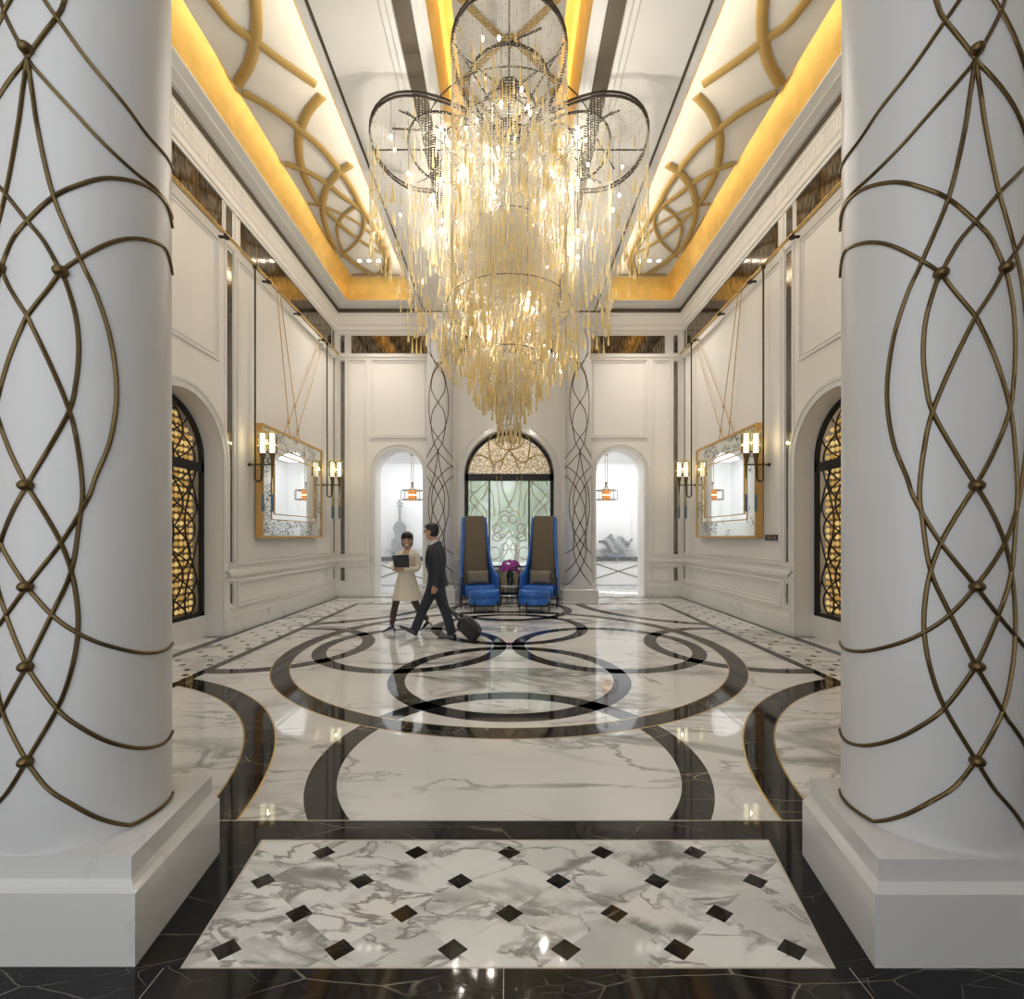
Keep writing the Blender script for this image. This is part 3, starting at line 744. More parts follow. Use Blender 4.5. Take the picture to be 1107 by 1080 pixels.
for i in range(-8, 9):
    for z in (.22, .42, .62): g.tube([(.13*i + .085*cos(q), 0, z + .085*sin(q)) for q in np.linspace(0, 2*PI, 16, endpoint=False)], .009, 5, closed=True)
g.build('gold_scrollwork', M['goldwire'], t, smooth=60)
MB().box(-1.1, 1.1, .10, .12, .02, .74).build('lower_panel', M['white'], t)

# garden outside
struct(MB().box(-9, 9, 19, 40, -.15, -.02).build('ground_outside', M['ground']))
def tree(x, y, h, r, label, seed):
    t = thing('garden_tree', label, 'tree', (x, y, 0), 'trees outside the window'); rg = random.Random(seed)
    b = MB(); b.tube([(0,0,0),(.05,0,h*.35),(-.04,.05,h*.7)], [.16,.12,.05], 8)
    for k in range(5):
        a = k*1.3; b.tube([(0,0,h*.4),(cos(a)*r*.5,sin(a)*r*.5,h*.65)], [.06,.02], 6)
    b.build('trunk', M['bark'], t)
    b = MB()
    for k in range(900):
        d = Vector((rg.gauss(0,1), rg.gauss(0,1), rg.gauss(0,1))).normalized() * (rg.random()**.45)
        c = Vector((d.x*r, d.y*r, h*.66 + d.z*h*.36)); n = Vector((rg.gauss(0,1), rg.gauss(0,1), rg.gauss(0,1))).normalized()
        u = n.orthogonal().normalized(); v = n.cross(u); s = rg.uniform(.10,.2)
        b.add([c-u*s, c+v*s*.5, c+u*s, c-v*s*.5], [(0,1,2,3)])
    b.build('foliage', M['leafpale'], t, fix=False)
tree(-1.9, 20.5, 5.5, 1.3, 'leafy green garden tree outside left part of the window', 1)
tree(1.5, 21.5, 6.0, 1.4, 'leafy green garden tree outside right part of the window', 2)
tree(.4, 25, 4.2, 1.5, 'lower green tree further back, outside middle of the window', 3)
b = MB()
for i in range(-4, 5): b.box(i*2.2-.35, i*2.2+.35, 29.5, 30.2, 0, 9)
b.box(-12, 12, 30.2, 30.6, 0, 12)
struct(b.build('wall_outside', M['stone']))

# ------------------------------------------------------------------ rails, sconces, mirrors
def sconce(s, y, label):
    t = thing('wall_sconce', label, 'sconce', (s*4.45, y, 6.35), 'long hanging sconces')
    z = lambda v: v - 6.35; i = -s            # i: towards the room
    b = MB(); b.tube([(0,0,-.03),(0,0,z(2.70))] + [(i*(.055-.055*cos(q)), 0, z(2.62)-.055*sin(q)+.0) for q in np.linspace(0.1, PI, 9)] + [(i*.11,0,z(2.98))], .016, 8)
    b.box(-.03,.03,-.02,.02,-.06,.03); b.build('rod', M['dark'], t, smooth=True)
    b = MB(); b.tube([(-i*.10,0,z(2.86)),(i*.34,0,z(2.86))], .014, 8); b.ball((-i*.10,0,z(2.86)), .03); b.build('arm', M['dark'], t, smooth=True)
    for x in (.13, .30):
        cup = MB().lathe([(.012,z(2.62)),(.02,z(2.8)),(.03,z(2.93)),(.05,z(3.02)),(.052,z(3.06)),(.02,z(3.07))], (i*x,0,0), 14).build('lamp_cup', M['bronze'], t, smooth=True)
        MB().lathe([(.036,z(3.07)),(.036,z(3.40)),(.001,z(3.405))], (i*x,0,0), 14).build('lamp_tube', M['lamp'], cup, smooth=True)
        MB().lathe([(.085,z(3.08)),(.085,z(3.46))], (i*x,0,0), 20, cap=False).build('glass_shade', M['shade_glass'], cup, smooth=True, label='gold mesh glass cylinder')
        MB().lathe([(.004,z(2.03)),(.024,z(2.06)),(.024,z(2.32)),(.022,z(2.34))], (i*x,0,0), 12).build('pendant_tip', M['acrylic'], t, smooth=True, label='blue grey acrylic tip')
        MB().lathe([(.020,z(2.34)),(.014,z(2.62))], (i*x,0,0), 12).build('stem', M['shade_glass'], t, smooth=True)
def wall_mirror(s, nm):
    y0, y1, z0, z1 = 8.29, 10.96, 1.57, 3.64; yc = (y0+y1)/2
    t = thing('wall_mirror', 'large rectangular gold framed mirror with etched border, hung on %s wall' % nm, 'mirror', (s*XW, yc, z0), 'mirrors on the side walls')
    hy, hz_ = (y1-y0)/2, z1-z0
    Pm = lambda u, d, z: (s*d, u, z)      # d<0 towards room
    b = MB()
    frame4(b, Pm, -hy, hy, 0, hz_, .045, .13, -.02)
    b.build('frame', M['gold_frame'], t)
    b = MB(); bw = .36
    frame4(b, Pm, -hy+.04, hy-.04, .04, hz_-.04, bw-.04, .02, -.11)
    b.build('border_glass', M['ornate'], t, label='etched silver mirror border')
    for g_ in (bw-.02, bw+.085):
        b = MB(); frame4(b, Pm, -hy+g_, hy-g_, g_, hz_-g_, .018, .015, -.125); b.build('gold_bead', M['gold_frame'], t)
    b = MB(); pbox(b, Pm, -hy+bw, hy-bw, bw, hz_-bw, .02, -.105); b.build('mirror_glass', M['mirror'], t)
    b = MB(); kn = MB()
    cords = ((8.85,9.38),(8.97,9.80),(10.98,9.15),(11.15,9.63))
    for ya, yb_ in cords:
        b.tube([(-s*.12, ya-yc, 6.35-z0), (-s*.12, yb_-yc, z1-z0)], .009, 6)
        b.tube([(-s*.12 + .028*cos(q), ya-yc, 6.35-z0+.028*sin(q)) for q in np.linspace(0,2*PI,10,endpoint=False)], .008, 5, closed=True)
    b.build('cord', M['cord'], t)
    for ya, yb_ in cords[:2]:
        for yc2, yd in cords[2:]:
            k = (yc2-ya)/((yb_-ya)-(yd-yc2))
            MB().ball((-s*.12, ya+(yb_-ya)*k-yc, 6.35-z0+(z1-6.35)*k), .03, .03, .035).build('knot', M['cord'], t, smooth=True)
    r = thing('brass_rail', 'long brass picture rail on %s wall carrying mirror cords and sconces' % nm, 'rail', (s*4.45, 4, 6.35), 'brass picture rails')
    MB().tube([(0,-1.5,0),(0,8.05,0)], .026, 12).build('bar', M['brass'], r, smooth=True)
    for y in (5.2, 7.28, 8.56, 9.8, 11.1):
        b = MB(); b.box(s*.118, -s*.02, y-4-.02, y-4+.02, -.045, -.02); b.lathe([(.045,-.06),(.05,-.045),(.045,-.03)], (0,y-4,0), 14); b.build('bracket', M['black'], r)
for s, nm in ((-1,'left'),(1,'right')):
    wall_mirror(s, nm)
    sconce(s, 8.1, 'twin tube sconce on long rod at near side of the %s wall mirror' % nm)
    sconce(s, 11.3, 'twin tube sconce on long rod beyond the %s wall mirror, by the corner' % nm)
p0, p1 = 7.66, 8.02
t = thing('wall_plaque', 'small dark navy wall plaque with tiny gold lines beside the right mirror', 'sign', (XW, 8.02, 1.58))
MB().box(-.032, -.012, -.19, .19, -.05, .05).build('plate', M['plaque'], t)
for q in ((-.02,.13,.008,.016),(-.02,.09,-.016,-.010),(-.14,-.10,-.018,.018)): MB().box(-.036,-.032,*q).build('gold_mark', M['goldwire'], t)

# ------------------------------------------------------------------ alcove furniture
for s, nm, sm in ((-1,'left','violin'),(1,'right','shell')):
    cx_ = s*2.86
    t = thing('cage_pendant', 'amber cage pendant lamp on long stem inside the %s arched alcove' % nm, 'pendant lamp', (s*2.87, 13.7, 4.05), 'alcove pendant lamps')
    b = MB(); b.lathe([(.06,0),(.06,-.03),(.03,-.05)], n=16); b.tube([(-.03,0,-.03),(-.03,0,-.86)], .008, 6); b.tube([(.03,0,-.03),(.03,0,-.86)], .008, 6); b.box(-.04,.04,-.012,.012,-.88,-.84)
    for k in range(6):
        a = k*PI/3
        b.tube(spline([(.03*cos(a),.03*sin(a),-.86),(.04*cos(a),.04*sin(a),-1.0),(.12*cos(a),.12*sin(a),-1.08),(.20*cos(a),.20*sin(a),-1.10)],4), .007, 5)
    b.build('stem', M['bronze'], t, smooth=True)
    b = MB()
    for z in (-1.09, -1.36):
        b.tube([(.33*cos(k*PI/3), .33*sin(k*PI/3), z) for k in range(6)], .010, 6, closed=True)
    for k in range(6):
        a = k*PI/3; b.tube([(.33*cos(a),.33*sin(a),-1.09),(.33*cos(a),.33*sin(a),-1.36)], .009, 6); b.tube([(.15*cos(a),.15*sin(a),-1.09),(.33*cos(a),.33*sin(a),-1.09)], .007, 5); b.tube([(.15*cos(a),.15*sin(a),-1.36),(.33*cos(a),.33*sin(a),-1.36)], .007, 5)
    b.build('cage', M['bronze'], t)
    MB().lathe([(.125,-1.36),(.125,-1.24)], n=24, cap=False).build('lower_shade', M['amberlamp'], t, smooth=True)
    MB().lathe([(.125,-1.21),(.125,-1.07)], n=24, cap=False).build('upper_shade', M['amberlamp'], t, smooth=True)
    MB().lathe([(.122,-1.245),(.122,-1.205)], n=24, cap=False).build('light_band', M['hotlamp'], t, smooth=True)
    # console
    t = thing('console_cabinet', 'white console with dark marble top and crossed bronze bars, %s alcove' % nm, 'console', (s*2.95, 15.2, 0), 'alcove consoles')
    MB().box(min(-1.2,s*1.7),max(1.2,s*1.7),-.10,.38,.02,.80).build('body', M['white'], t)
    MB().box(min(-1.25,s*1.75),max(1.25,s*1.75),-.16,.38,.80,.93).build('top', M['console_top'], t)
    b = MB(); 
    for k in (0,):
        xx = s*.62; b.tube([(xx-.95,-.115,.16),(xx+.95,-.115,.78)], .013, 6); b.tube([(xx-.95,-.115,.78),(xx+.95,-.115,.16)], .013, 6)
    b.build('cross_bar', M['bronze'], t); MB().box(-1.2,1.2,-.09,.38,0,.03).build('base', M['greyblock'], t)
    if sm == 'violin':
        t = thing('violin_sculpture', 'grey silver violin shaped sculpture standing on console in left alcove', 'sculpture', (-3.62, 15.3, .93))
        MB().box(-.24,.24,-.12,.12,0,.14).build('plinth', M['greyblock'], t)
        half = spline([(0,.14),(.16,.17),(.25,.30),(.26,.45),(.20,.58),(.13,.68),(.15,.78),(.20,.88),(.20,1.0),(.15,1.1),(.06,1.16),(.045,1.2)], 4)
        MB().prism([(x,z) for x,z in half] + [(-x,z) for x,z in half[::-1]], 'y', -.07, .07).build('body', M['silver'], t, smooth=30)
        MB().prism([(-.035,1.15),(.035,1.15),(.03,1.62),(-.03,1.62)], 'y', -.04, .04).build('neck', M['silver'], t)
        b = MB(); b.prism([(-.04,1.62),(.04,1.62),(.06,1.72),(.03,1.86),(-.01,1.9),(-.06,1.84),(-.05,1.72)], 'y', -.05, .05); 
        for q in (1.68,1.76): b.tube([(-.12,0,q),(.12,0,q)], .015, 6)
        b.build('scroll', M['silver'], t)
    else:
        t = thing('shell_sculpture', 'silver crumpled shell sculpture on slate block, console in right alcove', 'sculpture', (3.52, 15.3, .93))
        MB().box(-.30,.30,-.14,.14,0,.10).build('plinth', M['greyblock'], t)
        b = MB(); rg = random.Random(4); nx, nz = 28, 14; vs = []
        for i in range(nx+1):
            u = -1 + 2*i/nx
            topz = interp(u, [-1,-.75,-.5,-.25,-.1,.15,.4,.62,.85,1], [.62,.70,.82,.98,.70,.86,.80,.62,.66,.74])
            botz = interp(u, [-1,-.72,-.5,-.2,.05,.35,.62,.8,1], [.58,.56,.40,.14,.10,.14,.34,.50,.70])
            for j in range(nz+1):
                v = j/nz; z = botz + (topz-botz)*v
                z = .10+(z-.10)*.78; vs.append((u*.56, -.16*sin(PI*(u+1)/2)*(1-.6*v) + .04*sin(9*u+7*v) + .02*sin(23*u-11*v), z))
        b.add(vs, [(i*(nz+1)+j, (i+1)*(nz+1)+j, (i+1)*(nz+1)+j+1, i*(nz+1)+j+1) for i in range(nx) for j in range(nz)])
        o = b.build('shell', M['silver'], t, smooth=True, fix=False); md = o.modifiers.new('thick','SOLIDIFY'); md.thickness = .03

# ------------------------------------------------------------------ seating group
def chair(s, nm):
    t = thing('porter_chair', 'tall backed blue leather porter chair with brown inner back, %s of the pair' % nm, 'chair', (s*.735, 10.72, 0), 'blue porter chairs', rz=s*-.27)
    # rows of the wrapping shell: height, half width at back, half width at front, wing depth, back lean
    rows = [(.24,.36,.40,.66,.0),(.45,.36,.41,.66,.0),(.66,.35,.43,.66,.01),(.72,.345,.44,.66,.015),(.76,.34,.42,.46,.02),(.84,.335,.38,.33,.025),(.98,.325,.345,.25,.035),(1.2,.31,.315,.20,.05),(1.5,.295,.29,.17,.08),(1.8,.28,.27,.14,.11),(2.02,.272,.26,.12,.13),(2.07,.262,.25,.10,.135)]
    b = MB(); n = 0; V = []
    for z, wb, wf, d, lean in rows:
        yb_ = .30 + lean; r = []
        for k in range(7): v = k/6; r.append((-(wf + (wb-wf)*v**.6), yb_ - d*(1-v) - .0, z))
        for k in range(1, 6): q = k/6*PI/2; r.append((-wb + .07*(1-cos(q)), yb_ + .07*sin(q), z))
        for k in range(5): r.append((-wb+.07 + (wb-.07)*2*k/4, yb_+.07, z))
        right = [(-x, y, zz) for x, y, zz in r[:12]][::-1]
        r = r[:12] + r[13:16] + right
        V.append(r); n = len(r)
    vs = [p for r in V for p in r]
    b.add(vs, [(i*n+k, i*n+k+1, (i+1)*n+k+1, (i+1)*n+k) for i in range(len(V)-1) for k in range(n-1)])
    o = b.build('shell', M['leather'], t, smooth=True, fix=True); md = o.modifiers.new('thick','SOLIDIFY'); md.thickness = .055; md.offset = 0
    md = o.modifiers.new('round','SUBSURF'); md.levels = 1; md.render_levels = 1
    b = MB(); pr = [(.46,.31,.16),(.60,.30,.19),(.9,.28,.22),(1.2,.27,.24),(1.6,.25,.27),(1.95,.235,.30),(2.05,.225,.31),(2.09,.20,.32)]
    rings = []
    for z, w, y in pr: rings.append([(-w,y-.02,z),(-w*.6,y-.055,z),(0,y-.065,z),(w*.6,y-.055,z),(w,y-.02,z),(w,y+.10,z),(-w,y+.10,z)])
    b.loft(rings); b.build('inner_back', M['brown'], t, smooth=True, label='brown velvet inner back panel')
    b = MB(); rings = []
    for z, g_ in ((.25,.0),(.28,.012),(.42,.016),(.46,.01),(.485,-.02)):
        w = .345+g_; rings.append([(-w,-.38-g_,z),(0,-.42-g_,z),(w,-.38-g_,z),(w,.22,z),(-w,.22,z)])
    b.loft(rings); b.build('seat', M['leather'], t, smooth=30)
    for sx in (-1,1):
        b = MB(); b.tube(spline([(sx*.42,-.385,.70),(sx*.43,-.40,.60),(sx*.44,-.40,.45),(sx*.44,-.40,.0)],4), [.018]*12+[.012], 8); b.build('leg', M['black'], t)
        MB().tube([(sx*.34,.30,.26),(sx*.36,.36,0)], [.018,.012], 8).build('leg', M['black'], t)
    b = MB(); b.tube([(-.43,-.395,.22),(.43,-.395,.22)], .014, 6); b.tube([(.43,-.395,.22),(.35,.32,.22),(-.35,.32,.22),(-.43,-.395,.22)], .014, 6)
    b.build('stretcher', M['black'], t)
    c = MB(); N_ = 14; vs = []
    for i in range(N_+1):
        for j in range(N_+1):
            u, v = -1+2*i/N_, -1+2*j/N_; th = .075*((1-u**4)*(1-v**4))**.5
            vs.append((u*.26*(1-.04*(1-v*v)), -th, v*.16*(1-.05*(1-u*u))))
    m0 = len(vs); vs += [(x, -y, z) for x, y, z in vs]
    fs = [(i*(N_+1)+j, (i+1)*(N_+1)+j, (i+1)*(N_+1)+j+1, i*(N_+1)+j+1) for i in range(N_) for j in range(N_)]
    c.add(vs, fs + [tuple(k+m0 for k in f[::-1]) for f in fs])
    o = c.build('cushion', M['striped'], smooth=60); a = s*-.27; lx, ly = -s*.01, .0
    o.location = (s*.735 + lx*cos(a) - ly*sin(a), 10.72 + lx*sin(a) + ly*cos(a), .655); o.rotation_euler = (-.22, 0, a)
    tag(o, 'brown ribbed cushion on the seat of the %s blue chair' % nm, 'cushion', 'ribbed cushions')
    # ottoman
    t = thing('ottoman', 'round blue leather ottoman on black legs in front of %s chair' % nm, 'ottoman', (s*.535, 9.88, 0), 'round blue ottomans')
    MB().lathe([(.30,.16),(.335,.18),(.338,.29),(.33,.302),(.33,.308),(.34,.32),(.34,.42),(.325,.455),(.27,.472),(.001,.478)], n=40).build('drum', M['leather'], t, smooth=True)
    b = MB(); b.tube([(.345*cos(q), .345*sin(q), .155) for q in np.linspace(0,2*PI,32,endpoint=False)], .012, 6, closed=True); b.build('base_ring', M['black'], t)
    for k in range(4):
        a = PI/4 + k*PI/2 + .25; MB().tube([(.352*cos(a),.352*sin(a),.24),(.355*cos(a),.355*sin(a),0)], [.016,.012], 8).build('leg', M['black'], t)
chair(-1, 'left'); chair(1, 'right')
t = thing('side_table', 'small round side table with pale top between the blue chairs', 'table', (.01, 11.12, 0))
MB().lathe([(.27,.40),(.285,.41),(.285,.425),(.28,.43)], n=36).build('tabletop', M['silk'], t, smooth=True)
for k in range(4):
    a = k*PI/2+.3; MB().tube([(.14*cos(a),.14*sin(a),.40),(.22*cos(a),.22*sin(a),0)], [.012,.009], 8).build('leg', M['black'], t)
MB().tube([(.13*cos(q),.13*sin(q),.39) for q in np.linspace(0,2*PI,16,endpoint=False)], .01, 6, closed=True).build('ring', M['black'], t)
t = thing('flower_vase', 'clear cylinder vase lined with green leaves on the side table', 'vase', (.02, 11.12, .43))
MB().lathe([(.075,0),(.078,.30),(.074,.30),(.070,.02)], n=24).build('glass', M['crystal'], t, smooth=True)
b = MB(); b.lathe([(.066,.015),(.068,.27)], n=20); b.build('leaf_lining', M['green'], t, smooth=True)
MB().lathe([(.0695,.13),(.0695,.15)], n=20, cap=False).build('pale_band', M['white'], t)
t = thing('orchid_bouquet', 'round bouquet of magenta orchids in the green vase', 'flowers', (.02, 11.12, .70), None)
rg = random.Random(5)
b = MB()
for k in range(24):
    a = rg.random()*6.28; r = rg.uniform(.02,.18); b.tube([(0,0,-.1),(r*.4*cos(a),r*.4*sin(a),.06),(r*cos(a),r*sin(a),.18)], .004, 5)
b.build('stems', M['green'], t)
bl = MB()
for k in range(5):
    a = k*2*PI/5; bl.loft([[(.002*cos(a)-.002*sin(a)*q[0], .002*sin(a)+.002*cos(a)*q[0], q[1]*.002) for q in ((-1,0),(0,1),(1,0),(0,-1))],
        [(.025*cos(a)-.016*sin(a)*q[0], .025*sin(a)+.016*cos(a)*q[0], .012+q[1]*.004) for q in ((-1,0),(0,1),(1,0),(0,-1))],
        [(.045*cos(a)-.004*sin(a)*q[0], .045*sin(a)+.004*cos(a)*q[0], .014+q[1]*.002) for q in ((-1,0),(0,1),(1,0),(0,-1))]])
b0 = bl.build('blossom', M['purple'], t, smooth=60)
for k in range(95):
    o = b0 if k == 0 else b0.copy()
    if k: COL.objects.link(o)
    u = rg.random(); a = rg.random()*2*PI; ph = math.acos(1-1.35*u); r = rg.uniform(.8,1.05)
    o.location = (.235*r*sin(ph)*cos(a), .2*r*sin(ph)*sin(a), .13+.20*r*cos(ph)); o.rotation_euler = (ph*.9*rg.uniform(.6,1.2), rg.uniform(-.5,.5), a+PI/2)
    o.scale = (1.15,)*3

# ------------------------------------------------------------------ chandelier
LIT_BULBS = []
def make_chandelier():
    cx0, cy0 = .0, 6.7
    t = thing('crystal_chandelier', 'huge four lobed chandelier with dense crystal strands and amber glass drops', 'chandelier', (cx0, cy0, 8.1))
    zr = 7.2 - 8.1
    b = MB(); b.lathe([(.17,0),(.17,-.05),(.15,-.09),(.04,-.10)], n=28); b.build('canopy', M['dark'], t, smooth=True)
    b = MB(); b.tube([(0,0,-.08),(0,0,zr)], .022, 8); b.build('stem', M['dark'], t)
    b = MB(); b.ball((0,0,-.52), .085, .085, .10); b.build('hub', M['dark'], t, smooth=True)
    E = [(1.04,.93,.74),(.80,.64,.54),(.58,.35,.37)]
    def petal(l, i, k):
        c, a, w = E[i]; w *= 1.24 if l % 2 == 0 else 1.0
        tp = .55 + .45*(1+cos(k))/2; x, y = c + a*cos(k), w*sin(k)*tp*1.12
        q = l*PI/2; return (x*cos(q)-y*sin(q), x*sin(q)+y*cos(q))
    fr = MB()
    for l in range(4):
        q = l*PI/2; R_ = lambda x, y: (x*cos(q)-y*sin(q), x*sin(q)+y*cos(q))
        for i, (c, a, w) in enumerate(E):
            for dz in ((0,.05) if i == 0 else (0,)):
                fr.tube([(*petal(l, i, k), zr+dz) for k in np.linspace(0,2*PI,44,endpoint=False)], .016 if i == 0 else .017, 6, closed=True)
        for (x0,y0_,x1,y1_) in ((.12,0,1.97,0),(.3,.0,1.45,.62),(.3,0,1.45,-.62),(1.35,.6,.55,-.38),(1.35,-.6,.55,.38)):
            fr.tube([(*R_(x0,y0_),zr),(*R_(x1,y1_),zr)], .012, 5)
        fr.tube([(0,0,-.52),(*R_(1.2,.0),zr+.28),(*R_(1.6,.35),zr)], .013, 5)
        for a in (-.45, 0, .45): fr.tube([(0,0,-.52),(*R_(.75*cos(a),.75*sin(a)),zr)], .012, 5)
    for r, z in ((.85,zr-.03),(1.22,zr-.03)): fr.tube([(r*cos(k), r*sin(k), z) for k in np.linspace(0,2*PI,40,endpoint=False)], .009, 5, closed=True)
    fr.build('frame', M['dark'], t, smooth=60)
    for r, z in ((.55,-2.1),(.9,-3.2),(.45,-3.9)):
        MB().tube([(r*cos(k), r*sin(k), z) for k in np.linspace(0,2*PI,36,endpoint=False)], .006, 5, closed=True).build('tier_ring', M['dark'], t, smooth=60)
    env_r = [0,.1,.2,.35,.6,.95,1.4,1.75,1.9,2.0]; env_z = [3.12,3.2,3.32,3.44,3.78,4.12,4.48,4.95,5.4,5.9]
    st = []           # x, y, top, bottom
    def add(x, y, ztop=7.2, dense=False):
        r = math.hypot(x, y); e = interp(r, env_r, env_z)
        u = RS.rand()
        if r > 1.05: zb = e + (u**(1.9 if r < 1.5 else 1.3))*max(.3, 6.75-e)
        else: zb = e + (u**(1.15 if r < .5 else 1.6))*2.5
        st.append((x, y, ztop, zb))
    for l in range(4):
        q = l*PI/2
        for i, n in enumerate((150, 130, 84)):
            for k in range(n):
                add(*petal(l, i, 2*PI*(k+RS.rand()*.4)/n))
    for r, n in ((.10,6),(.20,10),(.30,15),(.40,21),(.50,28),(.60,40),(.70,48),(.80,54),(.90,62),(1.0,66)):
        for k in range(n): 
            an = 2*PI*(k+RS.rand()*.5)/n; add(r*cos(an), r*sin(an), 7.1)
    # tight bunch of long drops at the very tip
    bunch = [(r*cos(a), r*sin(a)) for r, n in ((.03,4),(.09,9),(.16,14)) for a in np.linspace(0,2*PI,n,endpoint=False)]
    for x, y in bunch: st.append((x, y, 5.2, 3.16+RS.rand()*.03))
    st.sort(key=lambda s_: s_[1])
    ov = np.array([(1,0,0),(-1,0,0),(0,1,0),(0,-1,0),(0,0,1.0),(0,0,-1.0)]); of = np.array([(0,2,4),(2,1,4),(1,3,4),(3,0,4),(2,0,5),(1,2,5),(3,1,5),(0,3,5)])
    def beadmesh(strs):
        P_ = []
        for x, y, zt, zb in strs:
            n = int((zt-zb)/.033)
            zz = zt - .02 - .033*np.arange(n) - RS.rand()*.02
            P_.append(np.stack([np.full(n,x), np.full(n,y), zz-8.1], 1))
        P_ = np.concatenate(P_); n = len(P_); rad = .0072 + .0048*(RS.rand(n) > .72)
        v = (P_[:,None,:] + ov[None]*rad[:,None,None]).reshape(-1,3); f = (of[None] + 6*np.arange(n)[:,None,None]).reshape(-1,3)
        me = bpy.data.meshes.new('bead_strand'); me.vertices.add(len(v)); me.vertices.foreach_set('co', v.ravel())
        me.loops.add(f.size); me.loops.foreach_set('vertex_index', f.ravel()); me.polygons.add(len(f))
        me.polygons.foreach_set('loop_start', np.arange(0,f.size,3)); me.polygons.foreach_set('loop_total', np.full(len(f),3))
        me.update(); me.validate(); me.materials.append(M['bead']); return me
    for s_ in st[:100]:
        o = bpy.data.objects.new('bead_strand', beadmesh([s_])); COL.objects.link(o); o.parent = t
    o = bpy.data.objects.new('bead_strand', beadmesh(st[100:])); COL.objects.link(o); o.parent = t; o['kind'] = 'stuff'; o['label'] = 'mass of clear crystal bead strands'
    prof = [(.0012,.0),(.004,-.03),(.006,-.08),(.009,-.13),(.013,-.165),(.0155,-.19),(.013,-.207),(.005,-.215)]
    one = MB().lathe(prof, n=8).build('glass_drop', M['drop'], t, smooth=True)
    dr = []
    for x, y, zt, zb in st:
        dr.append((x, y, zb, RS.uniform(.85,1.2)))
        r = math.hypot(x, y); m = 3 if r < 1.0 else 1
        for k in range(m):
            if RS.rand() < .33:
                dr.append((x + RS.uniform(-.03,.03), y + RS.uniform(-.03,.03), RS.uniform(zb+.3, max(zb+.5, min(6.9, zb+2.6))), RS.uniform(.7,1.05)))
    dr.sort(key=lambda d: d[1])
    for k, (x, y, z, s_) in enumerate(dr[:100]):
        o = one if k == 0 else one.copy()
        if k: COL.objects.link(o)
        o.location = (x, y, z-8.1+.02); o.scale = (s_, s_, s_)
    b = MB(); n = 8
    for x, y, z, s_ in dr[100:]: b.lathe([(r*s_, zz*s_) for r, zz in prof], (x, y, z-8.1+.02), n)
    b.build('glass_drop', M['drop'], t, smooth=True, kind='stuff', label='mass of amber glass drops', fix=False)
    bulb = MB(); bulb.ball((0,0,0), .017, .017, .026, 10, 6); b0 = bulb.build('bulb', M['bulb'], t, smooth=True)
    hold = MB()
    for k in range(98):
        o = b0 if k == 0 else b0.copy()
        if k: COL.objects.link(o)
        r = 1.75*math.sqrt(RS.rand()); a = RS.rand()*2*PI
        if abs(sin(2*a)) > .8 and r > 1.2: r *= .6
        z = interp(r, [0,.6,1.0,1.4,1.8],[4.0,4.6,5.2,6.0,6.5]); z = RS.uniform(z, 7.1)
        if k < 6: r = .45; a = k*PI/3; z = 7.45
        if 6 <= k < 18:
            q = k-6; r = 1.22; a = PI/4 + (q % 4)*PI/2; z = (6.75, 6.1, 5.45)[q//4]
        elif 18 <= k < 24: r = .5; a = k*PI/3; z = 4.35 + .45*(k % 2)
        if k >= 6: LIT_BULBS.append((r*cos(a), r*sin(a), z-.045, 15 if k < 18 else 9.5 if k < 24 else 4.2 if z < 6.4 else 1.6))
        o.location = (r*cos(a), r*sin(a), z-8.1); hold.tube([(r*cos(a), r*sin(a), z-8.1+.03), (r*cos(a), r*sin(a), max(zr, z-8.1+.1))], .003, 4)
    hold.build('bulb_wire', M['dark'], t)
make_chandelier()
# ------------------------------------------------------------------ people
def oring(c, t, rx, ry, n=14, side=None):
    """ellipse round c, normal t; rx along 'side' (default the horizontal across), ry along the other"""
    t = Vector(t).normalized(); a = Vector(side) if side else Vector((0,1,0))
    a = (a - t*a.dot(t)); a = a.normalized() if a.length > 1e-4 else t.orthogonal().normalized(); b_ = t.cross(a)
    c = Vector(c); return [c + a*(rx*cos(2*PI*k/n)) + b_*(ry*sin(2*PI*k/n)) for k in range(n)]
def limb(b, pts, rad, n=14, side=None, sub=3):
    """smooth tapered limb; rad entries are r or (across, fore-aft)"""
    R = [(r, r) if not isinstance(r, tuple) else r for r in rad]
    q = spline([(*p, r[0], r[1]) for p, r in zip(pts, R)], sub); rings = []
    for i, s_ in enumerate(q):
        t = Vector(q[min(i+1,len(q)-1)][:3]) - Vector(q[max(i-1,0)][:3])
        rings.append(oring(s_[:3], t, max(.002,s_[3]), max(.002,s_[4]), n, side))
    b.loft(rings); return b
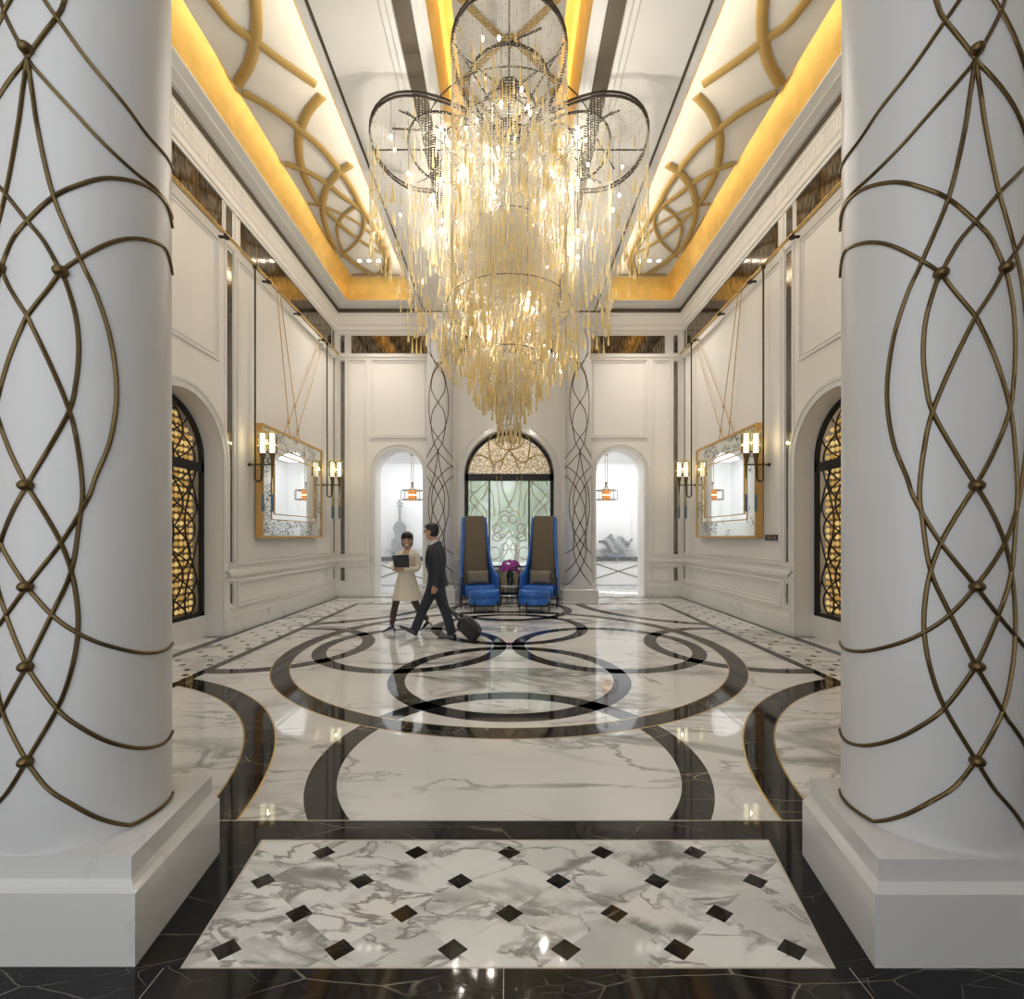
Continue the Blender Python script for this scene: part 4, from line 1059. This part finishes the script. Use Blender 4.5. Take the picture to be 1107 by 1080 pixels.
def head(b, c, fwd, s=1.0, tilt=0.0):
    """skull, face, nose, chin, ears about the head centre c looking along fwd"""
    f = Vector(fwd).normalized(); u = Vector((0,0,1)); u = (u - f*u.dot(f)).normalized(); r = u.cross(f)
    def P_(a, d, h): return Vector(c) + r*(a*s) + f*(d*s) + u*(h*s)
    rings = []
    for h, w, fr, bk in ((-.118,.020,.060,-.035),(-.110,.038,.078,.0),(-.085,.052,.088,-.035),(-.055,.061,.090,.065),(-.02,.068,.090,.085),(.02,.073,.092,.098),(.05,.074,.094,.100),(.08,.068,.084,.092),(.105,.050,.058,.068),(.118,.020,.020,.03)):
        bk = max(bk, .03); rings.append([P_(w*cos(q), (fr if sin(q) > 0 else bk)*sin(q)*(1), h) for q in np.linspace(0,2*PI,18,endpoint=False)])
    b.loft(rings)
    b.loft([[P_(x*.4,.085,.02) for x in (-.012,.012)] + [P_(0,.075,.02)], [P_(-.016,.086,-.028), P_(.016,.086,-.028), P_(0,.118,-.024)], [P_(-.010,.084,-.04), P_(.010,.084,-.04), P_(0,.10,-.038)]])
    for sg in (-1, 1):
        e = [P_(sg*.074, -.005+.018*cos(q), -.008+.034*sin(q)) for q in np.linspace(0,2*PI,10,endpoint=False)]; e2 = [P_(sg*.088, -.012+.020*cos(q), -.006+.036*sin(q)) for q in np.linspace(0,2*PI,10,endpoint=False)]
        b.loft([e, e2])
    return P_
def hand(b, w, d, pn, s=1.0, curl=.6, thumb=1):
    """palm from the wrist w along d, palm normal pn (fingers curl towards it); five fingers"""
    d = Vector(d).normalized(); pn = Vector(pn); pn = (pn - d*pn.dot(d)).normalized(); a = d.cross(pn); w = Vector(w)
    b.loft([oring(w, d, .026*s, .020*s, 12, a), oring(w+d*.03*s, d, .036*s, .019*s, 12, a), oring(w+d*.07*s, d, .042*s, .016*s, 12, a), oring(w+d*.095*s, d, .040*s, .013*s, 12, a)])
    for k, ln in enumerate((.066,.076,.072,.056)):
        o = w + d*.088*s + a*((k-1.5)*.0205*s); p = [o]; ang = .15
        for j, fr_ in enumerate((.42,.33,.25)):
            ang += curl*(.7 if j == 0 else 1.0); p.append(p[-1] + (d*cos(ang) + pn*sin(ang))*(ln*fr_*s))
        b.tube(p, [.0098*s,.0092*s,.0085*s,.0068*s], 8)
    o = w + d*.03*s - a*(thumb*.032*s); t1 = (d*.7 - a*thumb*.75 + pn*.35).normalized(); t2 = (d*.95 - a*thumb*.1 + pn*.5).normalized()
    b.tube([o, o+t1*.035*s, o+t1*.035*s+t2*.03*s, o+t1*.035*s+t2*.052*s], [.013*s,.0115*s,.0105*s,.008*s], 8)
def remesh(o, vox=.006, it=6):
    m = o.modifiers.new('one_surface', 'REMESH'); m.mode = 'VOXEL'; m.voxel_size = vox; m.use_smooth_shade = True
    m = o.modifiers.new('soften', 'SMOOTH'); m.iterations = it; m.factor = .5
def shoe(b, ankle, toe, heel, w=.046, hgt=.07, heeled=False):
    a, t_, h = Vector(ankle), Vector(toe), Vector(heel); d = (t_-h); L_ = d.length; d.normalize(); up = Vector((0,0,1)); up = (up - d*up.dot(d)).normalized(); sd = d.cross(up)
    rings = []
    for k, wd, ht in ((0,.6,.85),(.06,.8,1.0),(.22,.82,1.05),(.38,.86,.95),(.55,1.0,.72),(.75,1.0,.55),(.92,.72,.42),(1.0,.25,.25)):
        c = h + d*(L_*k); rings.append([c + sd*(w*wd*x) + up*(hgt*ht*z) for x, z in ((-1,0),(1,0),(1.0,.45),(.72,.85),(0,1.0),(-.72,.85),(-1.0,.45))])
    b.loft(rings); return h, d, up, sd

# man in a dark suit, walking to the left
MX, MY = (472-CX)/F*7.35, 7.35
man = thing('person', 'man in charcoal suit and glasses striding left, pulling a suitcase', 'person', (MX, MY, 0), 'people crossing the lobby')
hf = (-.93, .34, -.03)          # looks left and slightly away, towards the woman
b = MB()
P_m = head(b, (-.075, .0, 1.672), hf, 1.08)
limb(b, [(-.02,0,1.46),(-.04,0,1.53),(-.058,0,1.60)], [.068,.056,.056])
limb(b, [(0,0,.86),(.0,0,1.0),(-.01,0,1.2),(-.02,0,1.38),(-.02,0,1.47)], [(.15,.10),(.145,.10),(.16,.105),(.17,.10),(.10,.07)])
limb(b, [(.0,-.17,1.42),(.035,-.215,1.27),(.04,-.225,1.13),(.02,-.225,.98),(-.005,-.22,.83)], [.058,.048,.042,.036,.027])
limb(b, [(.0,.17,1.42),(.05,.225,1.27),(.05,.24,1.13),(.0,.24,1.0),(-.08,.23,.88)], [.058,.048,.042,.036,.027])
hand(b, (-.005,-.22,.83), (-.03,-.02,-1), (-.25,.95,0), 1.02, .85, -1)
hand(b, (-.08,.23,.88), (-.35,0,-.95), (-.5,-.85,0), 1.0, .45, 1)
limb(b, [(0,-.09,.93),(.06,-.09,.72),(.128,-.09,.49),(.20,-.09,.28),(.255,-.09,.09)], [.088,.078,.055,.052,.038])
limb(b, [(0,.09,.93),(-.105,.09,.72),(-.20,.09,.50),(-.29,.09,.31),(-.368,.09,.12)], [.088,.078,.055,.052,.038])
o = b.build('body', M['skin'], man); remesh(o, .0065, 4)
# hair: a close cap with a short fringe
def hair_cap(parent, P_, full=False):
    b = MB(); rings = []
    rows = ((-.070,.050,-.055,.082),(-.045,.066,-.040,.098),(-.012,.078,-.022,.108),(.012,.081,.0,.112),(.03,.083,.052,.115),(.06,.082,.100,.115),(.09,.076,.104,.106),(.118,.056,.074,.078),(.134,.02,.03,.03)) if not full else \
           ((-.105,.058,-.045,.082),(-.08,.074,-.030,.098),(-.04,.085,-.005,.110),(.005,.088,.030,.115),(.030,.089,.098,.117),(.05,.092,.108,.117),(.085,.084,.107,.108),(.118,.060,.076,.080),(.136,.022,.03,.03))
    for h, w, fr, bk in rows:
        rings.append([P_(w*cos(q), (fr if sin(q) > 0 else bk)*sin(q) if not (fr < .0 and sin(q) > 0) else fr, h) for q in np.linspace(0,2*PI,22,endpoint=False)])
    b.loft(rings); rg = random.Random(3)
    for k in range(26):       # small tufts break the outline
        q = rg.uniform(.1, PI-.1) if k % 2 else rg.uniform(PI, 2*PI); h = rg.uniform(.05,.1)
        p = P_(.08*cos(q), .105*sin(q), h); d_ = (p - P_(0,0,h)).normalized()
        b.tube([p - d_*.01, p + d_*.006 + Vector((0,0,.012))], [.012,.003], 5)
    o = b.build('hair', M['hair'], parent, smooth=True); return o
hair_cap(man, P_m)
for sg in (-1, 1):
    MB().ball(P_m(sg*.031,.084,.012), .0085, .006, .006, 8, 6).build('eye', M['hair'], man)
    MB().tube([P_m(sg*.016,.094,.036), P_m(sg*.034,.093,.041), P_m(sg*.05,.082,.034)], .004, 5).build('eyebrow', M['hair'], man)
MB().tube([P_m(-.022,.086,-.062), P_m(0,.092,-.064), P_m(.022,.086,-.062)], .005, 6).build('mouth', M['lip'], man)
b = MB()
for sg in (-1, 1):
    b.tube([P_m(sg*.032+.024*cos(q), .104, .010+.017*sin(q)) for q in np.linspace(0,2*PI,16,endpoint=False)], .0032, 5, closed=True)
    b.tube([P_m(sg*.056,.102,.014), P_m(sg*.076,.06,.014), P_m(sg*.082,-.005,.012)], .0032, 5)
b.tube([P_m(-.01,.106,.013), P_m(.01,.106,.013)], .003, 5)
b.build('glasses', M['black'], man)
b = MB(); limb(b, [(-.018,0,1.47),(-.035,0,1.51),(-.044,0,1.540)], [(.070,.066),(.064,.064),(.062,.062)], 16)
b.build('shirt_collar', M['shirt'], man, smooth=True)
MB().loft([oring((-.125,.0,1.47),(0,0,1),.018,.012,8), oring((-.14,.0,1.40),(0,0,1),.028,.010,8), oring((-.148,.0,1.22),(0,0,1),.034,.008,8)]).build('tie', M['suit'], man, smooth=True)
b = MB()
limb(b, [(.022,0,.80),(.012,0,.90),(.005,0,1.02),(-.012,0,1.18),(-.02,0,1.32),(-.012,0,1.42),(-.01,0,1.475),(-.02,0,1.50)],
     [(.205,.178),(.196,.158),(.184,.140),(.195,.150),(.205,.150),(.195,.128),(.125,.095),(.082,.078)], 24, sub=3)
limb(b, [(-.005,-.165,1.44),(.02,-.215,1.36),(.045,-.232,1.22),(.050,-.238,1.10),(.032,-.236,.98),(.004,-.226,.835)], [(.045,.07),(.068,.078),(.062,.066),(.056,.060),(.050,.054),(.042,.044)], 16)
limb(b, [(-.005,.165,1.44),(.03,.215,1.36),(.06,.235,1.22),(.055,.245,1.10),(.005,.242,1.0),(-.07,.232,.895)], [(.045,.07),(.068,.078),(.062,.066),(.056,.060),(.050,.054),(.042,.044)], 16)
jacket = o = b.build('suit_jacket', M['suit'], man); remesh(o, .009, 5)
b = MB()
limb(b, [(-.055,-.11,1.44),(-.15,-.075,1.30),(-.165,-.03,1.10)], [(.022,.014),(.034,.012),(.01,.008)], 8); b.box(-.10,-.02,-.208,-.196,.99,1.003)
b.build('lapel', M['suit'], jacket, smooth=True)
b = MB()
limb(b, [(.01,-.085,.96),(.03,-.09,.82),(.075,-.095,.66),(.135,-.095,.48),(.195,-.092,.30),(.252,-.09,.075)], [(.11,.130),(.10,.122),(.088,.098),(.076,.082),(.068,.076),(.062,.074)], 18)
limb(b, [(-.01,.085,.96),(-.05,.09,.82),(-.12,.09,.66),(-.20,.09,.49),(-.275,.09,.32),(-.362,.09,.10)], [(.11,.130),(.10,.122),(.088,.098),(.076,.082),(.068,.076),(.062,.074)], 18)
o = b.build('trousers', M['suit'], man); remesh(o, .010, 4)
b = MB(); shoe(b, (.255,-.09,.09), (.035,-.09,.0), (.325,-.09,.0)); b.build('shoe', M['shoe'], man, smooth=True)
b = MB(); shoe(b, (-.368,.09,.12), (-.62,.09,.155), (-.335,.09,.004)); b.build('shoe', M['shoe'], man, smooth=True)

# trolley case pulled behind him, tilted on its wheels
gx, gz = -.02, .715
t = thing('trolley_suitcase', 'small black trolley suitcase tilted on its wheels behind the man', 'suitcase', (MX, MY-.23, 0))
ax = Vector((.71,0,-.70)).normalized(); nr = Vector((.70,0,.71)).normalized()
hp0 = Vector((gx, .0, gz)); top = hp0 + ax*.575; bot = top + ax*.38
b = MB()
for k in (-.05,.05): b.tube([hp0+Vector((0,k,0)), top+Vector((0,k,0))+ax*.05], .009, 6)
b.tube([hp0+Vector((0,-.055,0)), hp0+Vector((0,.055,0))], .013, 8); b.build('pull_handle', M['black'], t)
b = MB(); rings = []
for k, e in ((0,.62),(.03,.86),(.08,1.0),(.30,1.0),(.35,.90),(.38,.70)):
    c = top + ax*k + nr*.0
    rings.append([c + Vector((0, .17*e*x, 0)) + nr*(.105*e*y+.02) for x, y in ((-1,-.8),(-.85,-1),(.85,-1),(1,-.8),(1,.8),(.85,1),(-.85,1),(-1,.8))])
b.loft(rings); cb_ = b.build('case_body', M['case'], t, smooth=30)
b = MB(); b.loft([[top + ax*k + Vector((0,.12*x,0)) + nr*(.122+.025*y) for x, y in ((-1,-1),(1,-1),(.9,1),(-.9,1))] for k in (.08,.29)]); b.build('front_pocket', M['case'], cb_)
b = MB(); p = top + ax*.33 + nr*.10; b.tube([p + Vector((0,-.10,0)), p+nr*.04+Vector((0,-.1,0)), p+nr*.04+Vector((0,.1,0)), p+Vector((0,.1,0))], .008, 6); b.build('carry_handle', M['black'], cb_)
low = bot - nr*.07
for k in (-.13,.13):
    MB().tube([(low.x, k-.014, .036), (low.x, k+.014, .036)], .036, 16).build('wheel', M['black'], cb_)

# woman in a cream coat carrying a black folder
WX, WY = (439.6-CX)/F*7.69, 7.69
wom = thing('person', 'smiling woman in cream coat walking left with a black folder', 'person', (WX, WY, 0), 'people crossing the lobby')
b = MB()
P_w = head(b, (.012,-.01,1.535), (.16,-.985,.02), 1.10)
limb(b, [(.012,.01,1.34),(.012,.012,1.40),(.012,.01,1.46)], [.058,.046,.047])
limb(b, [(.01,0,.86),(.0,0,.98),(.005,0,1.12),(.012,0,1.26),(.012,0,1.36)], [(.10,.135),(.085,.11),(.095,.125),(.09,.14),(.06,.07)])
limb(b, [(.155,.0,1.28),(.185,.0,1.17),(.165,-.03,1.06),(.06,-.13,1.05),(-.06,-.175,1.065)], [.034,.034,.036,.032,.024])
limb(b, [(-.132,.0,1.28),(-.18,.0,1.19),(-.195,-.03,1.09),(-.17,-.11,1.06),(-.13,-.175,1.075)], [.034,.034,.036,.032,.024])
hand(b, (-.055,-.178,1.065), (-1,.0,.12), (0,.9,.3), .92, .55, -1)
hand(b, (-.135,-.165,1.06), (.55,-.1,.3), (0,.9,-.1), .9, .6, 1)
limb(b, [(-.04,0,.92),(-.12,-.01,.73),(-.175,-.015,.50),(-.215,-.01,.32),(-.245,0,.14)], [.082,.072,.050,.047,.032])
limb(b, [(.05,0,.92),(.09,.02,.70),(.155,.03,.455),(.245,.04,.33),(.335,.05,.215)], [.082,.072,.050,.047,.032])
o = b.build('body', M['skin'], wom); remesh(o, .0065, 4)
hair_cap(wom, P_w, True)
for sg in (-1, 1):
    MB().ball(P_w(sg*.030,.086,.004), .010, .006, .0055, 8, 6).build('eye', M['hair'], wom)
    MB().tube([P_w(sg*.016,.096,.024), P_w(sg*.032,.095,.029), P_w(sg*.048,.085,.024)], .0032, 5).build('eyebrow', M['hair'], wom)
MB().loft([[P_w(.028*cos(q), .088-.012*abs(cos(q)), -.062+(.012 if sin(q) < 0 else .003)*sin(q)+.010*cos(q)**2) for q in np.linspace(0,2*PI,16,endpoint=False)], [P_w(.024*cos(q), .096-.012*abs(cos(q)), -.062+(.010 if sin(q) < 0 else .003)*sin(q)+.010*cos(q)**2) for q in np.linspace(0,2*PI,16,endpoint=False)]]).build('smile', M['shirt'], wom)
MB().tube([P_w(.032*cos(q), .086-.012*abs(cos(q)), -.062+(.014 if sin(q) < 0 else .005)*sin(q)+.010*cos(q)**2) for q in np.linspace(0,2*PI,16,endpoint=False)], .004, 5, closed=True).build('lips', M['lip'], wom)
MB().loft([oring((.01,-.112,1.31),(0,0,1),.06,.012,10,(1,0,0)), oring((.005,-.135,1.22),(0,0,1),.05,.012,10,(1,0,0))]).build('blouse', M['shirt'], wom, smooth=True)
b = MB()
R_ = [(1.375,.064,.060,.012),(1.355,.100,.080,.012),(1.32,.142,.104,.014),(1.26,.148,.124,.012),(1.16,.138,.122,.008),(1.05,.125,.112,.0),(.96,.142,.124,-.006),(.86,.172,.150,-.004),(.74,.202,.168,.002),(.62,.236,.19,.006),(.55,.254,.205,.010)]
rings = []
for z, w, d, x0 in R_:
    rings.append([(x0 + w*cos(q) * (1 + .02*sin(7*q)*(1 if z < .9 else 0)), d*sin(q)*(1 + .03*sin(9*q)*(1 if z < .9 else 0)), z) for q in np.linspace(0,2*PI,40,endpoint=False)])
b.loft(rings)
limb(b, [(.10,.0,1.345),(.160,.0,1.295),(.192,.0,1.18),(.185,-.03,1.07),(.09,-.12,1.055),(-.01,-.165,1.062)], [.040,.048,.046,.045,.043,.038], 16)
limb(b, [(-.08,.0,1.345),(-.138,.0,1.295),(-.185,.0,1.19),(-.205,-.03,1.10),(-.185,-.09,1.07),(-.165,-.13,1.068)], [.040,.046,.044,.043,.042,.038], 16)
coat = o = b.build('coat', M['cream'], wom); remesh(o, .008, 5)
b = MB()     # neckline: bare skin wedge over the coat front
b.loft([[(-.03,-.075,1.385),(.055,-.075,1.385),(.05,-.06,1.385),(-.03,-.06,1.385)], [(-.045,-.118,1.335),(.065,-.118,1.335),(.06,-.09,1.335),(-.04,-.09,1.335)], [(.0,-.140,1.275),(.02,-.140,1.275),(.02,-.12,1.275),(.0,-.12,1.275)]])
b.build('neckline', M['skin'], wom)
b = MB(); b.loft([[(-.045,-.133,.97),(.005,-.133,.97),(.005,-.125,.97),(-.045,-.125,.97)], [(-.075,-.178,.72),(-.015,-.182,.72),(-.015,-.165,.72),(-.075,-.16,.72)]])
b.build('belt_end', M['cream'], coat)
b = MB(); b.loft([[(.045,-.150,.905),(.125,-.118,.905),(.125,-.105,.90),(.045,-.14,.90)], [(.048,-.172,.83),(.138,-.135,.83),(.138,-.12,.83),(.048,-.16,.83)]]); b.build('pocket', M['cream'], coat)
for leg in ([(-.12,-.01,.73),(-.175,-.015,.50),(-.215,-.01,.32),(-.245,0,.13)], [(.09,.02,.70),(.155,.03,.455),(.245,.04,.33),(.34,.05,.20)]):
    b = MB(); limb(b, leg, [.078,.057,.053,.037], 16); b.build('stocking', M['stocking'], wom, smooth=True)
b = MB(); h, d, up, sd = shoe(b, (-.245,0,.13), (-.405,0,.006), (-.205,0,.075), .037, .055); b.tube([(-.20,0,.08),(-.196,0,.0)], [.014,.006], 8); b.build('shoe', M['shoe'], wom, smooth=True)
b = MB(); h, d, up, sd = shoe(b, (.34,.05,.20), (.225,.05,.02), (.375,.05,.155), .037, .055); b.tube([(.378,.05,.16),(.415,.05,.095)], [.014,.006], 8); b.build('shoe', M['shoe'], wom, smooth=True)
fo = thing('folder', 'black folder with white sheets held by the woman in cream', 'folder', (WX-.045, WY-.215, 1.19))
b = MB(); q = [(-.14,.105),(.125,.118),(.135,-.09),(-.105,-.085)]
b.prism(q, 'y', -.012, -.006); b.prism(q, 'y', .006, .012); b.build('cover', M['paper'], fo)
b = MB(); b.prism([(-.13,.112),(.11,.122),(.12,-.07),(-.09,-.07)], 'y', -.005, .005); b.build('sheets', M['shirt'], fo, label='white sheets')

#PEOPLE_END#

# ------------------------------------------------------------------ lights
def lamp(kind, name, loc, power, col, rot=(0,0,0), **k):
    l = bpy.data.lights.new(name, kind); l.energy = power; l.color = col
    for a, v in k.items(): setattr(l, a, v)
    o = bpy.data.objects.new(name, l); COL.objects.link(o); o.location = loc; o.rotation_euler = rot; return o
WARM = (1, .80, .55)
lamp('SUN', 'garden_sun', (8, 20, 12), 7.5, (1,.97,.92), (0, math.radians(42), math.radians(-18)), angle=.02)
for x, y, z, p in LIT_BULBS: lamp('POINT', 'chandelier_light', (x, 6.7+y, z), p, (1,.935,.84), shadow_soft_size=.012)
# cove strips lie hidden on top of the floating ceiling panels
for s in (-1, 1):
    lamp('AREA', 'cove_strip', (s*2.475, 7.2, 7.80), 42, (1,.86,.64), (0, -s*PI*.53, 0), shape='RECTANGLE', size=.04, size_y=8.2)
    lamp('AREA', 'cove_strip', (s*.52, 7.2, 8.27), 36, (1,.84,.48), (0, -s*PI/2, 0), shape='RECTANGLE', size=.12, size_y=8.2)
    lamp('AREA', 'alcove_ceiling_light', (s*3.0, 14.0, 4.03), 22, (.96,.98,1), (0,0,0), shape='RECTANGLE', size=2.6, size_y=2.2)
    lamp('AREA', 'alcove_strip', (s*3.0, 12.86, 3.99), 30, (.96,.98,1), (math.radians(62),0,0), shape='RECTANGLE', size=2.4, size_y=.10)  # added fill light tucked out of view above the arch, brightens the alcove
    for i, x in enumerate((3.53,3.31,3.08)):
        lamp('SPOT', 'downlight_beam', (s*x, 10.9, 8.07), 110, (1,.93,.82), (0,0,0), spot_size=1.7, spot_blend=.9, shadow_soft_size=.04)
    for y in (8.1, 11.3): lamp('POINT', 'sconce_light', (s*4.235, y, 3.24), 5, (1,.90,.68), shadow_soft_size=.008)
sc = bpy.context.scene
w = bpy.data.worlds.new('daylight'); sc.world = w; w.use_nodes = True
bg = w.node_tree.nodes['Background']; bg.inputs['Color'].default_value = (.93,.97,1,1); bg.inputs['Strength'].default_value = 1.45

# ------------------------------------------------------------------ camera
cam = bpy.data.cameras.new('camera'); co = bpy.data.objects.new('camera', cam); COL.objects.link(co); sc.camera = co
co.location = (0, 0, H); co.rotation_euler = (PI/2, 0, 0)
cam.sensor_fit = 'HORIZONTAL'; cam.sensor_width = 36; cam.lens = 36*F/1107
cam.shift_x = (553.5-CX)/1107; cam.shift_y = (HY-540)/1107; cam.clip_start = .05; cam.clip_end = 200
sc.view_settings.view_transform = 'Standard'; sc.view_settings.look = 'None'; sc.view_settings.gamma = 1; sc.view_settings.exposure = 0.22
sc.view_settings.use_curve_mapping = False
sc.cycles.use_denoising = True; sc.cycles.max_bounces = 10; sc.cycles.diffuse_bounces = 5; sc.cycles.glossy_bounces = 5; sc.cycles.transparent_max_bounces = 12
sc.cycles.caustics_reflective = False; sc.cycles.caustics_refractive = False; sc.cycles.sample_clamp_indirect = 6
